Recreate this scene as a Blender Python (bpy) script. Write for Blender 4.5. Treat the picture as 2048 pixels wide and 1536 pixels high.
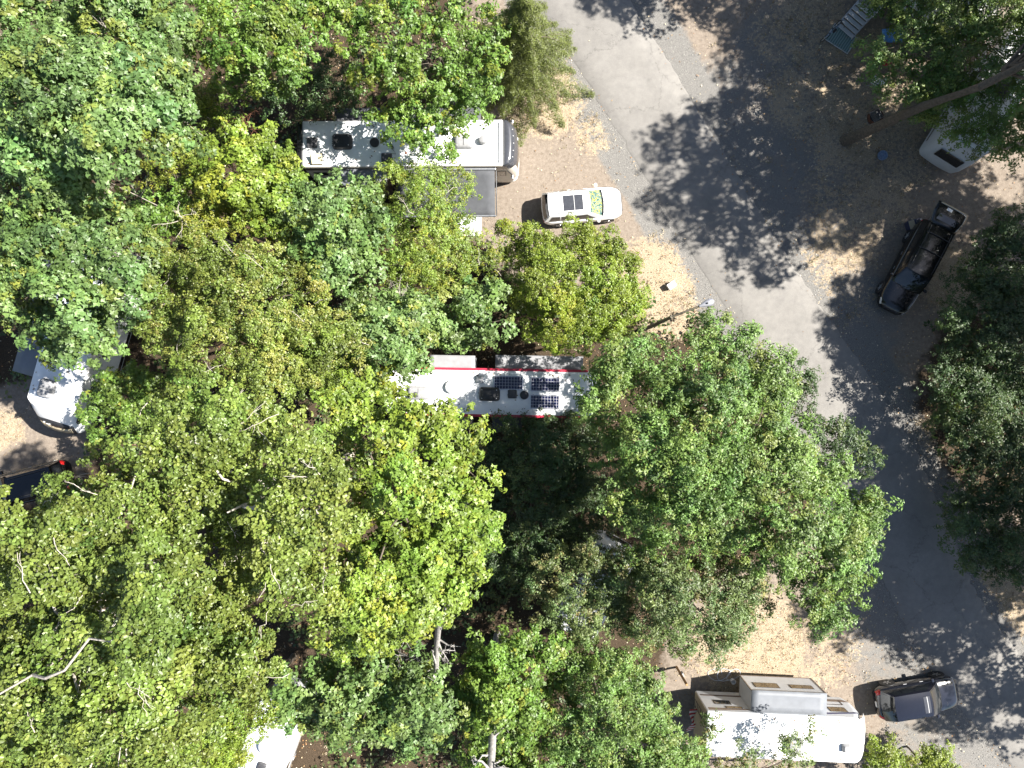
import bpy, math, random
import numpy as np
from mathutils import Vector

# ------------------------------------------------------------------ camera, world, sun, exposure
for o in list(bpy.data.objects):
    bpy.data.objects.remove(o, do_unlink=True)
scene = bpy.context.scene
COL = scene.collection
CAM_H = 42.0            # drone height above the ground, metres
FPX = 1409.0            # focal length in photo pixels (2048 wide)
cam = bpy.data.cameras.new('drone_camera')
cam.sensor_width = 36.0
cam.lens = 36.0 * FPX / 2048.0
cam.clip_start = 0.5
cam.clip_end = 600
camo = bpy.data.objects.new('drone_camera', cam)
camo.location = (0, 0, CAM_H)
COL.objects.link(camo)
scene.camera = camo

SUN_EL = math.radians(47.0)
SUN_AZ = math.radians(11.0)       # from +X towards +Y
world = bpy.data.worlds.new('World')
scene.world = world
world.use_nodes = True
wn = world.node_tree
wn.nodes.clear()
sky = wn.nodes.new('ShaderNodeTexSky')
sky.sky_type = 'NISHITA'
sky.sun_disc = False
sky.sun_elevation = SUN_EL
sky.sun_rotation = math.pi / 2 - SUN_AZ
bg = wn.nodes.new('ShaderNodeBackground')
bg.inputs['Strength'].default_value = 0.05
wo = wn.nodes.new('ShaderNodeOutputWorld')
wn.links.new(sky.outputs[0], bg.inputs['Color'])
wn.links.new(bg.outputs[0], wo.inputs['Surface'])
sun = bpy.data.lights.new('sun', 'SUN')
sun.energy = 5.0
sun.angle = math.radians(0.53)
sun.color = (1.0, 0.955, 0.88)
suno = bpy.data.objects.new('sun', sun)
ldir = Vector((-math.cos(SUN_EL) * math.cos(SUN_AZ), -math.cos(SUN_EL) * math.sin(SUN_AZ), -math.sin(SUN_EL)))
suno.rotation_euler = ldir.to_track_quat('-Z', 'Y').to_euler()
suno.location = (60, 12, 60)
COL.objects.link(suno)
vs = scene.view_settings
vs.view_transform = 'Standard'
vs.look = 'None'
vs.exposure = 1.72
vs.gamma = 1.0
vs.use_curve_mapping = False

rng = np.random.default_rng(11)
random.seed(5)


def P(px, py, z=0.0):
    s = (CAM_H - z) / FPX
    return ((px - 1024.0) * s, (768.0 - py) * s, z)


# ------------------------------------------------------------------ materials
MATS = {}


def new_mat(name):
    m = bpy.data.materials.new(name)
    m.use_nodes = True
    nt = m.node_tree
    b = nt.nodes['Principled BSDF']
    MATS[name] = m
    return m, nt, b


def N(nt, kind, **kw):
    n = nt.nodes.new(kind)
    for k, v in kw.items():
        if k in n.inputs.keys():
            n.inputs[k].default_value = v
        else:
            setattr(n, k, v)
    return n


def noise(nt, scale, detail=4, rough=0.55, coord='Object'):
    tc = nt.nodes.new('ShaderNodeTexCoord')
    n = nt.nodes.new('ShaderNodeTexNoise')
    n.inputs['Scale'].default_value = scale
    n.inputs['Detail'].default_value = detail
    n.inputs['Roughness'].default_value = rough
    nt.links.new(tc.outputs[coord], n.inputs['Vector'])
    return n


def ramp(nt, src, stops):
    r = nt.nodes.new('ShaderNodeValToRGB')
    els = r.color_ramp.elements
    while len(els) < len(stops):
        els.new(0.5)
    for e, (p, c) in zip(els, stops):
        e.position = p
        e.color = (c[0], c[1], c[2], 1.0)
    nt.links.new(src, r.inputs['Fac'])
    return r


def mix(nt, fac, a, b, mode='MIX'):
    m = nt.nodes.new('ShaderNodeMix')
    m.data_type = 'RGBA'
    m.blend_type = mode
    for key, val in ((0, fac), (6, a), (7, b)):
        if isinstance(val, (int, float)):
            m.inputs[key].default_value = val
        elif isinstance(val, tuple):
            m.inputs[key].default_value = (val[0], val[1], val[2], 1)
        else:
            nt.links.new(val, m.inputs[key])
    return m.outputs[2]


def math_n(nt, op, a, b=0.0, clamp=False):
    m = nt.nodes.new('ShaderNodeMath')
    m.operation = op
    m.use_clamp = clamp
    for i, v in enumerate((a, b)):
        if isinstance(v, (int, float)):
            m.inputs[i].default_value = v
        else:
            nt.links.new(v, m.inputs[i])
    return m.outputs[0]


def bump(nt, b, src, strength=0.4, dist=0.02):
    bp = nt.nodes.new('ShaderNodeBump')
    bp.inputs['Strength'].default_value = strength
    bp.inputs['Distance'].default_value = dist
    nt.links.new(src, bp.inputs['Height'])
    nt.links.new(bp.outputs[0], b.inputs['Normal'])


def simple(name, col, rough=0.5, metal=0.0, vary=0.12, scale=6.0, coat=0.0, spec=0.5):
    m, nt, b = new_mat(name)
    n = noise(nt, scale, 5)
    lo = tuple(c * (1 - vary) for c in col)
    hi = tuple(min(1, c * (1 + vary)) for c in col)
    r = ramp(nt, n.outputs['Fac'], [(0.3, lo), (0.7, hi)])
    nt.links.new(r.outputs[0], b.inputs['Base Color'])
    b.inputs['Roughness'].default_value = rough
    b.inputs['Metallic'].default_value = metal
    b.inputs['Coat Weight'].default_value = coat
    b.inputs['Coat Roughness'].default_value = 0.06
    b.inputs['Specular IOR Level'].default_value = spec
    return m


def roof_mat(name, col, dirt):
    m, nt, b = new_mat(name)
    n1 = noise(nt, 1.3, 6, 0.65)
    n2 = noise(nt, 24.0, 3, 0.6)
    r1 = ramp(nt, n1.outputs['Fac'], [(0.38, (0, 0, 0)), (0.75, (1, 1, 1))])
    r2 = ramp(nt, n2.outputs['Fac'], [(0.62, (0, 0, 0)), (0.74, (1, 1, 1))])
    c = mix(nt, math_n(nt, 'MULTIPLY', r1.outputs[0], 0.5), col, dirt)
    c = mix(nt, math_n(nt, 'MULTIPLY', r2.outputs[0], 0.35), c, dirt)
    nt.links.new(c, b.inputs['Base Color'])
    b.inputs['Roughness'].default_value = 0.55
    bump(nt, b, n1.outputs['Fac'], 0.15, 0.02)
    return m


roof_mat('roof_white', (0.80, 0.81, 0.82), (0.60, 0.60, 0.57))
simple('white_shell', (0.74, 0.74, 0.73), 0.35, vary=0.05, scale=2, coat=0.3)
simple('beige_shell', (0.45, 0.41, 0.35), 0.35, vary=0.08, scale=2, coat=0.3)
simple('grey_shell', (0.49, 0.51, 0.54), 0.4, vary=0.06, scale=2, coat=0.2)
simple('tan_shell', (0.36, 0.30, 0.20), 0.4, vary=0.1, scale=2, coat=0.2)
simple('brown_paint', (0.10, 0.07, 0.055), 0.3, vary=0.2, coat=0.5)
simple('red_trim', (0.36, 0.02, 0.045), 0.4, vary=0.2)
simple('black_gloss', (0.012, 0.012, 0.014), 0.12, vary=0.1, coat=0.8)
simple('charcoal_gloss', (0.045, 0.047, 0.055), 0.22, vary=0.15, coat=0.5)
simple('black_plastic', (0.02, 0.02, 0.022), 0.5, vary=0.3, scale=12)
simple('dark_plastic', (0.05, 0.05, 0.055), 0.5, vary=0.3, scale=9)
simple('grey_plastic', (0.24, 0.24, 0.245), 0.5, vary=0.15, scale=9)
simple('pale_plastic', (0.5, 0.5, 0.5), 0.5, vary=0.1, scale=9)
simple('white_plastic', (0.75, 0.75, 0.74), 0.4, vary=0.06, scale=9)
simple('cream_plastic', (0.62, 0.55, 0.38), 0.5, vary=0.12, scale=9)
simple('metal', (0.55, 0.55, 0.56), 0.35, 0.9, vary=0.1)
simple('dull_metal', (0.35, 0.36, 0.38), 0.45, 0.8, vary=0.2)
simple('lamp_grey', (0.19, 0.195, 0.22), 0.5, 0.2, vary=0.1)
simple('pole_brown', (0.10, 0.085, 0.06), 0.7, 0.0, vary=0.3)
simple('awning_fabric', (0.075, 0.078, 0.085), 0.85, vary=0.12, scale=3, spec=0.2)
simple('topper_fabric', (0.24, 0.24, 0.25), 0.8, vary=0.12, scale=2.5, spec=0.2)
simple('slide_grey', (0.15, 0.16, 0.178), 0.5, vary=0.1, scale=2.5)
simple('rubber', (0.018, 0.018, 0.018), 0.85, vary=0.4)
simple('rust', (0.14, 0.06, 0.035), 0.85, 0.3, vary=0.5, scale=14)
simple('wood', (0.30, 0.17, 0.07), 0.75, vary=0.35, scale=10)
simple('white_paint_car', (0.80, 0.80, 0.80), 0.22, vary=0.02, coat=0.9)
simple('navy_paint', (0.009, 0.010, 0.016), 0.18, vary=0.1, coat=0.9)
simple('black_paint', (0.006, 0.006, 0.007), 0.2, vary=0.1, coat=0.5)
simple('tail_red', (0.42, 0.012, 0.012), 0.2, vary=0.1, coat=0.6)
simple('amber', (0.55, 0.2, 0.02), 0.2, vary=0.1, coat=0.6)
simple('head_lens', (0.55, 0.56, 0.58), 0.1, vary=0.1, coat=0.9)
simple('tote_blue', (0.03, 0.035, 0.08), 0.45, vary=0.2)
simple('tarp_blue', (0.10, 0.28, 0.62), 0.55, vary=0.2)
simple('chair_red', (0.45, 0.04, 0.045), 0.7, vary=0.2)
simple('cloth_white', (0.72, 0.70, 0.68), 0.8, vary=0.08)
simple('steel_blue', (0.20, 0.26, 0.36), 0.4, vary=0.3, scale=14)
simple('hose_blue', (0.45, 0.5, 0.58), 0.5, vary=0.1)
simple('dry_leaf', (0.16, 0.10, 0.05), 0.9, vary=0.4, scale=30)
simple('ink', (0.03, 0.02, 0.018), 0.5, vary=0.1)
simple('stripe_blue', (0.04, 0.05, 0.13), 0.35, vary=0.2)

m, nt, b = new_mat('glass_dark')
b.inputs['Base Color'].default_value = (0.012, 0.014, 0.016, 1)
b.inputs['Roughness'].default_value = 0.04
b.inputs['Specular IOR Level'].default_value = 0.7
b.inputs['Coat Weight'].default_value = 0.6
nz = noise(nt, 3, 2)
bump(nt, b, nz.outputs['Fac'], 0.03, 0.01)
m, nt, b = new_mat('glass_bronze')
nz = noise(nt, 14, 4)
rr_ = ramp(nt, nz.outputs['Fac'], [(0.35, (0.05, 0.035, 0.02)), (0.7, (0.22, 0.15, 0.07))])
nt.links.new(rr_.outputs[0], b.inputs['Base Color'])
b.inputs['Roughness'].default_value = 0.08
m, nt, b = new_mat('sunshade_print')   # blotchy coloured pattern on the windscreen
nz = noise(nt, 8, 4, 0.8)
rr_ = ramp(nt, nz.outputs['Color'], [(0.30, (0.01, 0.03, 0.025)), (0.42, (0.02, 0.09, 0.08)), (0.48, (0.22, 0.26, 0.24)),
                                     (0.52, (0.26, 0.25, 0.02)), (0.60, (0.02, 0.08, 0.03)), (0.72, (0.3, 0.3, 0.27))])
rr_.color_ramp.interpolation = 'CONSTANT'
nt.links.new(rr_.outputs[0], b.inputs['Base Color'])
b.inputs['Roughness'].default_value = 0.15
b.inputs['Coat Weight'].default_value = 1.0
m, nt, b = new_mat('solar_cells')
tc = nt.nodes.new('ShaderNodeTexCoord')
br = nt.nodes.new('ShaderNodeTexBrick')
br.offset = 0.0
br.inputs['Scale'].default_value = 1.0
br.inputs['Brick Width'].default_value = 0.16
br.inputs['Row Height'].default_value = 0.16
br.inputs['Mortar Size'].default_value = 0.006
br.inputs['Color1'].default_value = (0.006, 0.008, 0.03, 1)
br.inputs['Color2'].default_value = (0.008, 0.010, 0.035, 1)
br.inputs['Mortar'].default_value = (0.5, 0.5, 0.55, 1)
nt.links.new(tc.outputs['Object'], br.inputs['Vector'])
nt.links.new(br.outputs[0], b.inputs['Base Color'])
b.inputs['Roughness'].default_value = 0.12
m, nt, b = new_mat('rug_print')
tc = nt.nodes.new('ShaderNodeTexCoord')
vo = nt.nodes.new('ShaderNodeTexVoronoi')
vo.feature = 'DISTANCE_TO_EDGE'
vo.inputs['Scale'].default_value = 4.0
nt.links.new(tc.outputs['Object'], vo.inputs['Vector'])
rr_ = ramp(nt, vo.outputs[0], [(0.04, (0.7, 0.7, 0.72)), (0.1, (0.3, 0.31, 0.33))])
nt.links.new(rr_.outputs[0], b.inputs['Base Color'])
b.inputs['Roughness'].default_value = 0.9
m, nt, b = new_mat('mat_green')
tc = nt.nodes.new('ShaderNodeTexCoord')
wv = nt.nodes.new('ShaderNodeTexWave')
wv.inputs['Scale'].default_value = 2.2
wv.inputs['Distortion'].default_value = 1.5
nt.links.new(tc.outputs['Object'], wv.inputs['Vector'])
rr_ = ramp(nt, wv.outputs[0], [(0.2, (0.10, 0.16, 0.16)), (0.75, (0.22, 0.30, 0.29))])
nt.links.new(rr_.outputs[0], b.inputs['Base Color'])
b.inputs['Roughness'].default_value = 0.9

# bark
for nm, lo, hi in (('bark', (0.05, 0.04, 0.03), (0.16, 0.13, 0.10)), ('bark_pale', (0.26, 0.23, 0.19), (0.55, 0.50, 0.44)),
                   ('bark_grey', (0.16, 0.15, 0.14), (0.42, 0.40, 0.38))):
    m, nt, b = new_mat(nm)
    nz = noise(nt, 9, 6, 0.7)
    rr_ = ramp(nt, nz.outputs['Fac'], [(0.3, lo), (0.7, hi)])
    nt.links.new(rr_.outputs[0], b.inputs['Base Color'])
    b.inputs['Roughness'].default_value = 0.9
    bump(nt, b, nz.outputs['Fac'], 0.6, 0.03)


def leaf_mat(name, rough, spec, trans):
    m, nt, b = new_mat(name)
    at = nt.nodes.new('ShaderNodeAttribute')
    at.attribute_name = 'col'
    oi = nt.nodes.new('ShaderNodeObjectInfo')
    base = mix(nt, 1.0, at.outputs['Color'], oi.outputs['Color'], 'MULTIPLY')
    nt.links.new(base, b.inputs['Base Color'])
    b.inputs['Roughness'].default_value = rough
    b.inputs['Specular IOR Level'].default_value = spec
    tr = nt.nodes.new('ShaderNodeBsdfTranslucent')
    c2 = mix(nt, 1.0, base, (1.25, 1.25, 0.45), 'MULTIPLY')
    nt.links.new(c2, tr.inputs['Color'])
    mx = nt.nodes.new('ShaderNodeMixShader')
    mx.inputs[0].default_value = trans
    out = nt.nodes['Material Output']
    nt.links.new(b.outputs[0], mx.inputs[1])
    nt.links.new(tr.outputs[0], mx.inputs[2])
    nt.links.new(mx.outputs[0], out.inputs['Surface'])
    return m


leaf_mat('leaf', 0.47, 0.5, 0.26)
leaf_mat('leaf_glossy', 0.42, 0.45, 0.26)
leaf_mat('litter', 0.8, 0.2, 0.1)

# asphalt
m, nt, b = new_mat('asphalt')
n1 = noise(nt, 0.35, 5, 0.6)
n2 = noise(nt, 60, 3, 0.7)
n3 = noise(nt, 2.5, 5, 0.65)
r1 = ramp(nt, n1.outputs['Fac'], [(0.3, (0.175, 0.166, 0.155)), (0.7, (0.222, 0.211, 0.197))])
r2 = ramp(nt, n2.outputs['Fac'], [(0.3, (0.78, 0.78, 0.78)), (0.7, (1.15, 1.15, 1.15))])
r3 = ramp(nt, n3.outputs['Fac'], [(0.35, (0.9, 0.9, 0.9)), (0.65, (1.04, 1.04, 1.03))])
c = mix(nt, 1.0, r1.outputs[0], r2.outputs[0], 'MULTIPLY')
c = mix(nt, 1.0, c, r3.outputs[0], 'MULTIPLY')
vo = nt.nodes.new('ShaderNodeTexVoronoi')
vo.feature = 'DISTANCE_TO_EDGE'
vo.inputs['Scale'].default_value = .22
tcv = nt.nodes.new('ShaderNodeTexCoord')
wn_ = noise(nt, 1.6, 5, .7)
vadd = nt.nodes.new('ShaderNodeVectorMath')
vadd.operation = 'ADD'
nt.links.new(tcv.outputs['Object'], vadd.inputs[0])
nt.links.new(wn_.outputs['Color'], vadd.inputs[1])
nt.links.new(vadd.outputs[0], vo.inputs['Vector'])
crk = ramp(nt, vo.outputs[0], [(0.0, (.72, .72, .72)), (0.006, (1, 1, 1))])
n4 = noise(nt, .9, 6, .75)
stn = ramp(nt, n4.outputs['Fac'], [(.56, (1, 1, 1)), (.72, (.86, .86, .87))])
c = mix(nt, 1.0, c, crk.outputs[0], 'MULTIPLY')
c = mix(nt, 1.0, c, stn.outputs[0], 'MULTIPLY')
nt.links.new(c, b.inputs['Base Color'])
b.inputs['Roughness'].default_value = 0.92
b.inputs['Specular IOR Level'].default_value = 0.2
bump(nt, b, n2.outputs['Fac'], 0.35, 0.01)

# ground: zone weights from the mesh attributes, grain from noise
m, nt, b = new_mat('ground')


def attr(nm):
    a = nt.nodes.new('ShaderNodeAttribute')
    a.attribute_name = nm
    return a.outputs['Fac']


nA = noise(nt, 1.1, 8, 0.7)
nB = noise(nt, 22, 5, 0.75)
nC = noise(nt, 70, 3, 0.7)
nD = noise(nt, 5, 6, 0.7)
dirt = ramp(nt, nD.outputs['Fac'], [(0.3, (0.165, 0.134, 0.106)), (0.7, (0.262, 0.220, 0.180))]).outputs[0]
grav = ramp(nt, nC.outputs['Fac'], [(0.30, (0.045, 0.045, 0.045)), (0.5, (0.15, 0.145, 0.136)), (0.70, (0.33, 0.31, 0.285))]).outputs[0]
gras = ramp(nt, nB.outputs['Fac'], [(0.3, (0.17, 0.115, 0.062)), (0.5, (0.31, 0.245, 0.17)), (0.7, (0.52, 0.45, 0.34))]).outputs[0]
fore = ramp(nt, nB.outputs['Fac'], [(0.3, (0.022, 0.017, 0.011)), (0.55, (0.060, 0.043, 0.028)), (0.75, (0.15, 0.105, 0.07))]).outputs[0]  # brown litter, darkened so gaps in the canopy read as shadow


def wmask(w, nsrc, k=1.1):
    # weight pushed about by noise, then a fairly sharp edge
    x = math_n(nt, 'ADD', w, math_n(nt, 'MULTIPLY', math_n(nt, 'SUBTRACT', nsrc, 0.5), k))
    return math_n(nt, 'MULTIPLY', math_n(nt, 'SUBTRACT', x, 0.36), 3.4, True)


c = mix(nt, wmask(attr('w_gravel'), nA.outputs['Fac']), dirt, grav)
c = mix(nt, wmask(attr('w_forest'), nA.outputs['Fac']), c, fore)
c = mix(nt, wmask(math_n(nt, 'MULTIPLY', attr('w_grass'), .85), math_n(nt, 'ADD', math_n(nt, 'MULTIPLY', nD.outputs['Fac'], .6), math_n(nt, 'MULTIPLY', nA.outputs['Fac'], .4)), 3.4), c, gras)
fine = ramp(nt, nC.outputs['Fac'], [(0.3, (0.8, 0.8, 0.8)), (0.7, (1.18, 1.18, 1.18))]).outputs[0]
c = mix(nt, 1.0, c, fine, 'MULTIPLY')
nt.links.new(c, b.inputs['Base Color'])
b.inputs['Roughness'].default_value = 0.95
b.inputs['Specular IOR Level'].default_value = 0.15
hsum = math_n(nt, 'ADD', nB.outputs['Fac'], math_n(nt, 'MULTIPLY', nC.outputs['Fac'], 0.6))
bump(nt, b, hsum, 0.8, 0.04)


# ------------------------------------------------------------------ object helpers
def link_mesh(name, me, mat, parent=None):
    o = bpy.data.objects.new(name, me)
    COL.objects.link(o)
    if mat:
        me.materials.append(MATS[mat] if isinstance(mat, str) else mat)
    if parent:
        o.parent = parent
    return o


def tag(o, label=None, cat=None, group=None, kind=None):
    if label:
        o['label'] = label
    if cat:
        o['category'] = cat
    if group:
        o['group'] = group
    if kind:
        o['kind'] = kind
    return o


def thing(name, label, cat, loc=(0, 0, 0), rz=0.0, group=None):
    o = bpy.data.objects.new(name, None)
    o.empty_display_size = 0.3
    o.location = loc
    o.rotation_euler = (0, 0, rz)
    COL.objects.link(o)
    return tag(o, label, cat, group)


class MB:
    """collects shapes into one mesh"""

    def __init__(self):
        self.v, self.f = [], []

    def add(self, vs_, fs):
        k = len(self.v)
        self.v += [tuple(p) for p in vs_]
        self.f += [tuple(i + k for i in q) for q in fs]
        return self

    def box(self, c, s, rz=0.0, rx=0.0, ry=0.0):
        pts = []
        for dz in (-.5, .5):
            for dx, dy in ((-.5, -.5), (.5, -.5), (.5, .5), (-.5, .5)):
                p = Vector((dx * s[0], dy * s[1], dz * s[2]))
                if rx or ry or rz:
                    from mathutils import Euler
                    p.rotate(Euler((rx, ry, rz)))
                pts.append((p.x + c[0], p.y + c[1], p.z + c[2]))
        return self.add(pts, [(3, 2, 1, 0), (4, 5, 6, 7), (0, 1, 5, 4), (1, 2, 6, 5), (2, 3, 7, 6), (3, 0, 4, 7)])

    def loft(self, rings, cap0=True, cap1=True):
        n = len(rings[0])
        vs_ = [p for r in rings for p in r]
        fs = []
        for k in range(len(rings) - 1):
            for i in range(n):
                j = (i + 1) % n
                fs.append((k * n + i, k * n + j, (k + 1) * n + j, (k + 1) * n + i))
        if cap0:
            fs.append(tuple(range(n - 1, -1, -1)))
        if cap1:
            fs.append(tuple((len(rings) - 1) * n + i for i in range(n)))
        return self.add(vs_, fs)

    def lathe(self, prof, c=(0, 0, 0), seg=16, axis='z'):
        rings = []
        for r, h in prof:
            ring = []
            for i in range(seg):
                a = 2 * math.pi * i / seg
                x, y = r * math.cos(a), r * math.sin(a)
                if axis == 'z':
                    ring.append((c[0] + x, c[1] + y, c[2] + h))
                elif axis == 'y':
                    ring.append((c[0] + x, c[1] - h, c[2] + y))
                else:
                    ring.append((c[0] + h, c[1] + x, c[2] + y))
            rings.append(ring)
        return self.loft(rings)

    def tube(self, pts, radii, seg=6, cap=True):
        pts = [Vector(p) for p in pts]
        if isinstance(radii, (int, float)):
            radii = [radii] * len(pts)
        rings = []
        ref = Vector((0.31, 0.17, 0.93))
        for i, p in enumerate(pts):
            d = (pts[min(i + 1, len(pts) - 1)] - pts[max(i - 1, 0)]).normalized()
            u = d.cross(ref)
            if u.length < 1e-3:
                u = d.cross(Vector((1, 0, 0)))
            u.normalize()
            w = d.cross(u)
            rings.append([tuple(p + (u * math.cos(2 * math.pi * k / seg) + w * math.sin(2 * math.pi * k / seg)) * radii[i]) for k in range(seg)])
        return self.loft(rings, cap, cap)

    def grid(self, fn, nu, nv):
        vs_ = [fn(i / nu, j / nv) for j in range(nv + 1) for i in range(nu + 1)]
        fs = [(j * (nu + 1) + i, j * (nu + 1) + i + 1, (j + 1) * (nu + 1) + i + 1, (j + 1) * (nu + 1) + i) for j in range(nv) for i in range(nu)]
        return self.add(vs_, fs)

    def build(self, name, mat, parent=None, smooth=False, bevel=0.0, solid=0.0):
        me = bpy.data.meshes.new(name)
        me.from_pydata(self.v, [], self.f)
        me.update()
        o = link_mesh(name, me, mat, parent)
        if smooth:
            me.polygons.foreach_set('use_smooth', [True] * len(me.polygons))
            try:
                me.set_sharp_from_angle(angle=math.radians(40))
            except Exception:
                pass
        if solid:
            md = o.modifiers.new('solid', 'SOLIDIFY')
            md.thickness = solid
        if bevel:
            md = o.modifiers.new('bevel', 'BEVEL')
            md.width = bevel
            md.segments = 2
            md.limit_method = 'ANGLE'
            md.angle_limit = math.radians(35)
        return o


def smoothstep(a, b, x):
    t = np.clip((x - a) / (b - a), 0, 1)
    return t * t * (3 - 2 * t)


# ------------------------------------------------------------------ ground, road
def polyline(pts, n=24):
    """smooth curve through ground points (Catmull-Rom)"""
    pts = [np.array(p[:2], float) for p in pts]
    ext = [2 * pts[0] - pts[1]] + pts + [2 * pts[-1] - pts[-2]]
    out = []
    for i in range(1, len(ext) - 2):
        p0, p1, p2, p3 = ext[i - 1:i + 3]
        for t in np.linspace(0, 1, n, endpoint=False):
            out.append(0.5 * ((2 * p1) + (-p0 + p2) * t + (2 * p0 - 5 * p1 + 4 * p2 - p3) * t ** 2 + (-p0 + 3 * p1 - 3 * p2 + p3) * t ** 3))
    out.append(pts[-1])
    return np.array(out)


ROAD_W = 4.55
road_c = polyline([P(790, -600), P(980, -300), P(1166, 0), P(1345, 290), P(1520, 575), P(1660, 780), P(1755, 930), P(1825, 1090), P(1900, 1250), P(2045, 1440), P(2240, 1640), P(2480, 1860)])


def dist_to(path, x, y):
    d = np.full(x.shape, 1e9)
    for a, b_ in zip(path[:-1:2], path[2::2]):
        ab = b_ - a
        t = np.clip(((x - a[0]) * ab[0] + (y - a[1]) * ab[1]) / (ab @ ab), 0, 1)
        d = np.minimum(d, np.hypot(x - a[0] - t * ab[0], y - a[1] - t * ab[1]))
    return d


def blob(x, y, px, py, r, k=1.0):
    cx, cy, _ = P(px, py)
    return k * (1 - smoothstep(0.45, 1.0, np.hypot(x - cx, y - cy) / (r / 33.5)))


def wob(x, y, s, seed=0):
    r = np.random.default_rng(seed)
    t = np.zeros_like(x)
    for i in range(7):
        a = r.uniform(0, 2 * math.pi)
        f = s * r.uniform(0.6, 2.2)
        t += np.sin(f * (x * math.cos(a) + y * math.sin(a)) + r.uniform(0, 6.28))
    return t / 7 * 2


def zones(x, y):
    dr = dist_to(road_c, x, y) + 0.15 * wob(x, y, 1.3, 3)
    px, py = x * 33.5 + 1024, 768 - y * 33.5
    left = x < np.interp(-y, -road_c[::-1, 1][::-1], road_c[:, 0]) if False else None
    gravel = 1 - smoothstep(3.6, 4.6, dr)
    for a in ((1590, 420, 200), (1680, 640, 190), (1480, 230, 190), (1760, 820, 130), (1780, 1270, 170), (1880, 1450, 170), (1560, 300, 190), (1560, 100, 150)):
        gravel = np.maximum(gravel, blob(x, y, *a, 0.6))
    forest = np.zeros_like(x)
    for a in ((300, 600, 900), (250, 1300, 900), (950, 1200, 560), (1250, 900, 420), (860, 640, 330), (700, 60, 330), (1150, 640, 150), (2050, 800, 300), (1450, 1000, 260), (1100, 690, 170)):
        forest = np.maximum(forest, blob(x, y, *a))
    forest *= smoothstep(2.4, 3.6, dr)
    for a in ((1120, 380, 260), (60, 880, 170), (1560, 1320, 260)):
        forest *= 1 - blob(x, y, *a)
    grass = np.zeros_like(x)
    for a in ((1085, 200, 110, 1), (1140, 170, 70, .8), (1190, 270, 60, .7), (1300, 560, 120, .95), (1340, 620, 90, .8), (1380, 540, 60, .5), (1500, 1290, 170, .95), (1640, 1300, 120, .6),
              (1650, 90, 110, .7), (1560, 70, 90, .6), (1700, 250, 140, .8), (1790, 215, 110, .8), (1660, 380, 90, .55), (1640, 540, 90, .6), (1920, 560, 110, .9), (1990, 1190, 90, .9), (2010, 1230, 90, .9),
              (1830, 880, 70, .6), (10, 860, 60, .8), (1780, 110, 90, .7), (1720, 600, 70, .4), (1600, 200, 110, .7), (1690, 470, 120, .7), (1760, 400, 100, .7), (1620, 40, 120, .7), (1800, 330, 90, .6)):
        grass = np.maximum(grass, blob(x, y, *a))
    grass *= smoothstep(2.5, 3.3, dr)
    return gravel, forest, grass, dr


def axis_coords(lo, hi, flo, fhi, step):
    return np.concatenate([np.linspace(lo, flo, 12, endpoint=False), np.arange(flo, fhi, step), np.linspace(fhi, hi, 12)])


gx = axis_coords(-220, 220, -34, 36, 0.36)
gy = axis_coords(-220, 220, -27, 27, 0.36)
X, Y = np.meshgrid(gx, gy)
gv, fo, gr_, dr = zones(X, Y)
Z = 0.025 * wob(X, Y, 0.9, 8) * smoothstep(2.6, 5.0, dr) - 0.02
nx, ny = len(gx), len(gy)
me = bpy.data.meshes.new('ground')
vv = np.stack([X, Y, Z], -1).reshape(-1, 3)
idx = np.arange(nx * ny).reshape(ny, nx)
ff = np.stack([idx[:-1, :-1], idx[:-1, 1:], idx[1:, 1:], idx[1:, :-1]], -1).reshape(-1, 4)


def np_mesh(name, v, quads=None, tris=None):
    me = bpy.data.meshes.new(name)
    me.vertices.add(len(v))
    me.vertices.foreach_set('co', np.ascontiguousarray(v, dtype=np.float32).ravel())
    f = quads if quads is not None else tris
    k = f.shape[1]
    me.loops.add(f.size)
    me.loops.foreach_set('vertex_index', np.ascontiguousarray(f, dtype=np.int32).ravel())
    me.polygons.add(len(f))
    me.polygons.foreach_set('loop_start', np.arange(0, f.size, k, dtype=np.int32))
    me.polygons.foreach_set('loop_total', np.full(len(f), k, dtype=np.int32))
    me.update(calc_edges=True)
    return me


me = np_mesh('ground', vv, quads=ff)
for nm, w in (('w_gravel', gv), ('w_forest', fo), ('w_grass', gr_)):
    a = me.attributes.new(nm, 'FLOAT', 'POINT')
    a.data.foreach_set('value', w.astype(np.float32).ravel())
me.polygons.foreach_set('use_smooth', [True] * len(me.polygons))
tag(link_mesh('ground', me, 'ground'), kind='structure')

mb = MB()
tang = np.gradient(road_c, axis=0)
tang /= np.linalg.norm(tang, axis=1)[:, None]
nor = np.stack([-tang[:, 1], tang[:, 0]], 1)
rings = []
rr2 = np.random.default_rng(4)
for c_, n_ in zip(road_c, nor):
    e1, e2 = rr2.normal(0, 0.045, 2)
    hw = ROAD_W / 2
    rings.append([(*(c_ + n_ * (hw + 0.12 + e1)), -0.03), (*(c_ + n_ * (hw + e1)), 0.03), (*(c_ + n_ * hw * 0.5), 0.05), (*c_, 0.058),
                  (*(c_ - n_ * hw * 0.5), 0.05), (*(c_ - n_ * (hw + e2)), 0.03), (*(c_ - n_ * (hw + 0.12 + e2)), -0.03)])
vs_ = [p for r in rings for p in r]
fs = [(k * 7 + i, (k + 1) * 7 + i, (k + 1) * 7 + i + 1, k * 7 + i + 1) for k in range(len(rings) - 1) for i in range(6)]
mb.add(vs_, fs)
tag(mb.build('road', 'asphalt', smooth=True), kind='structure')


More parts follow.
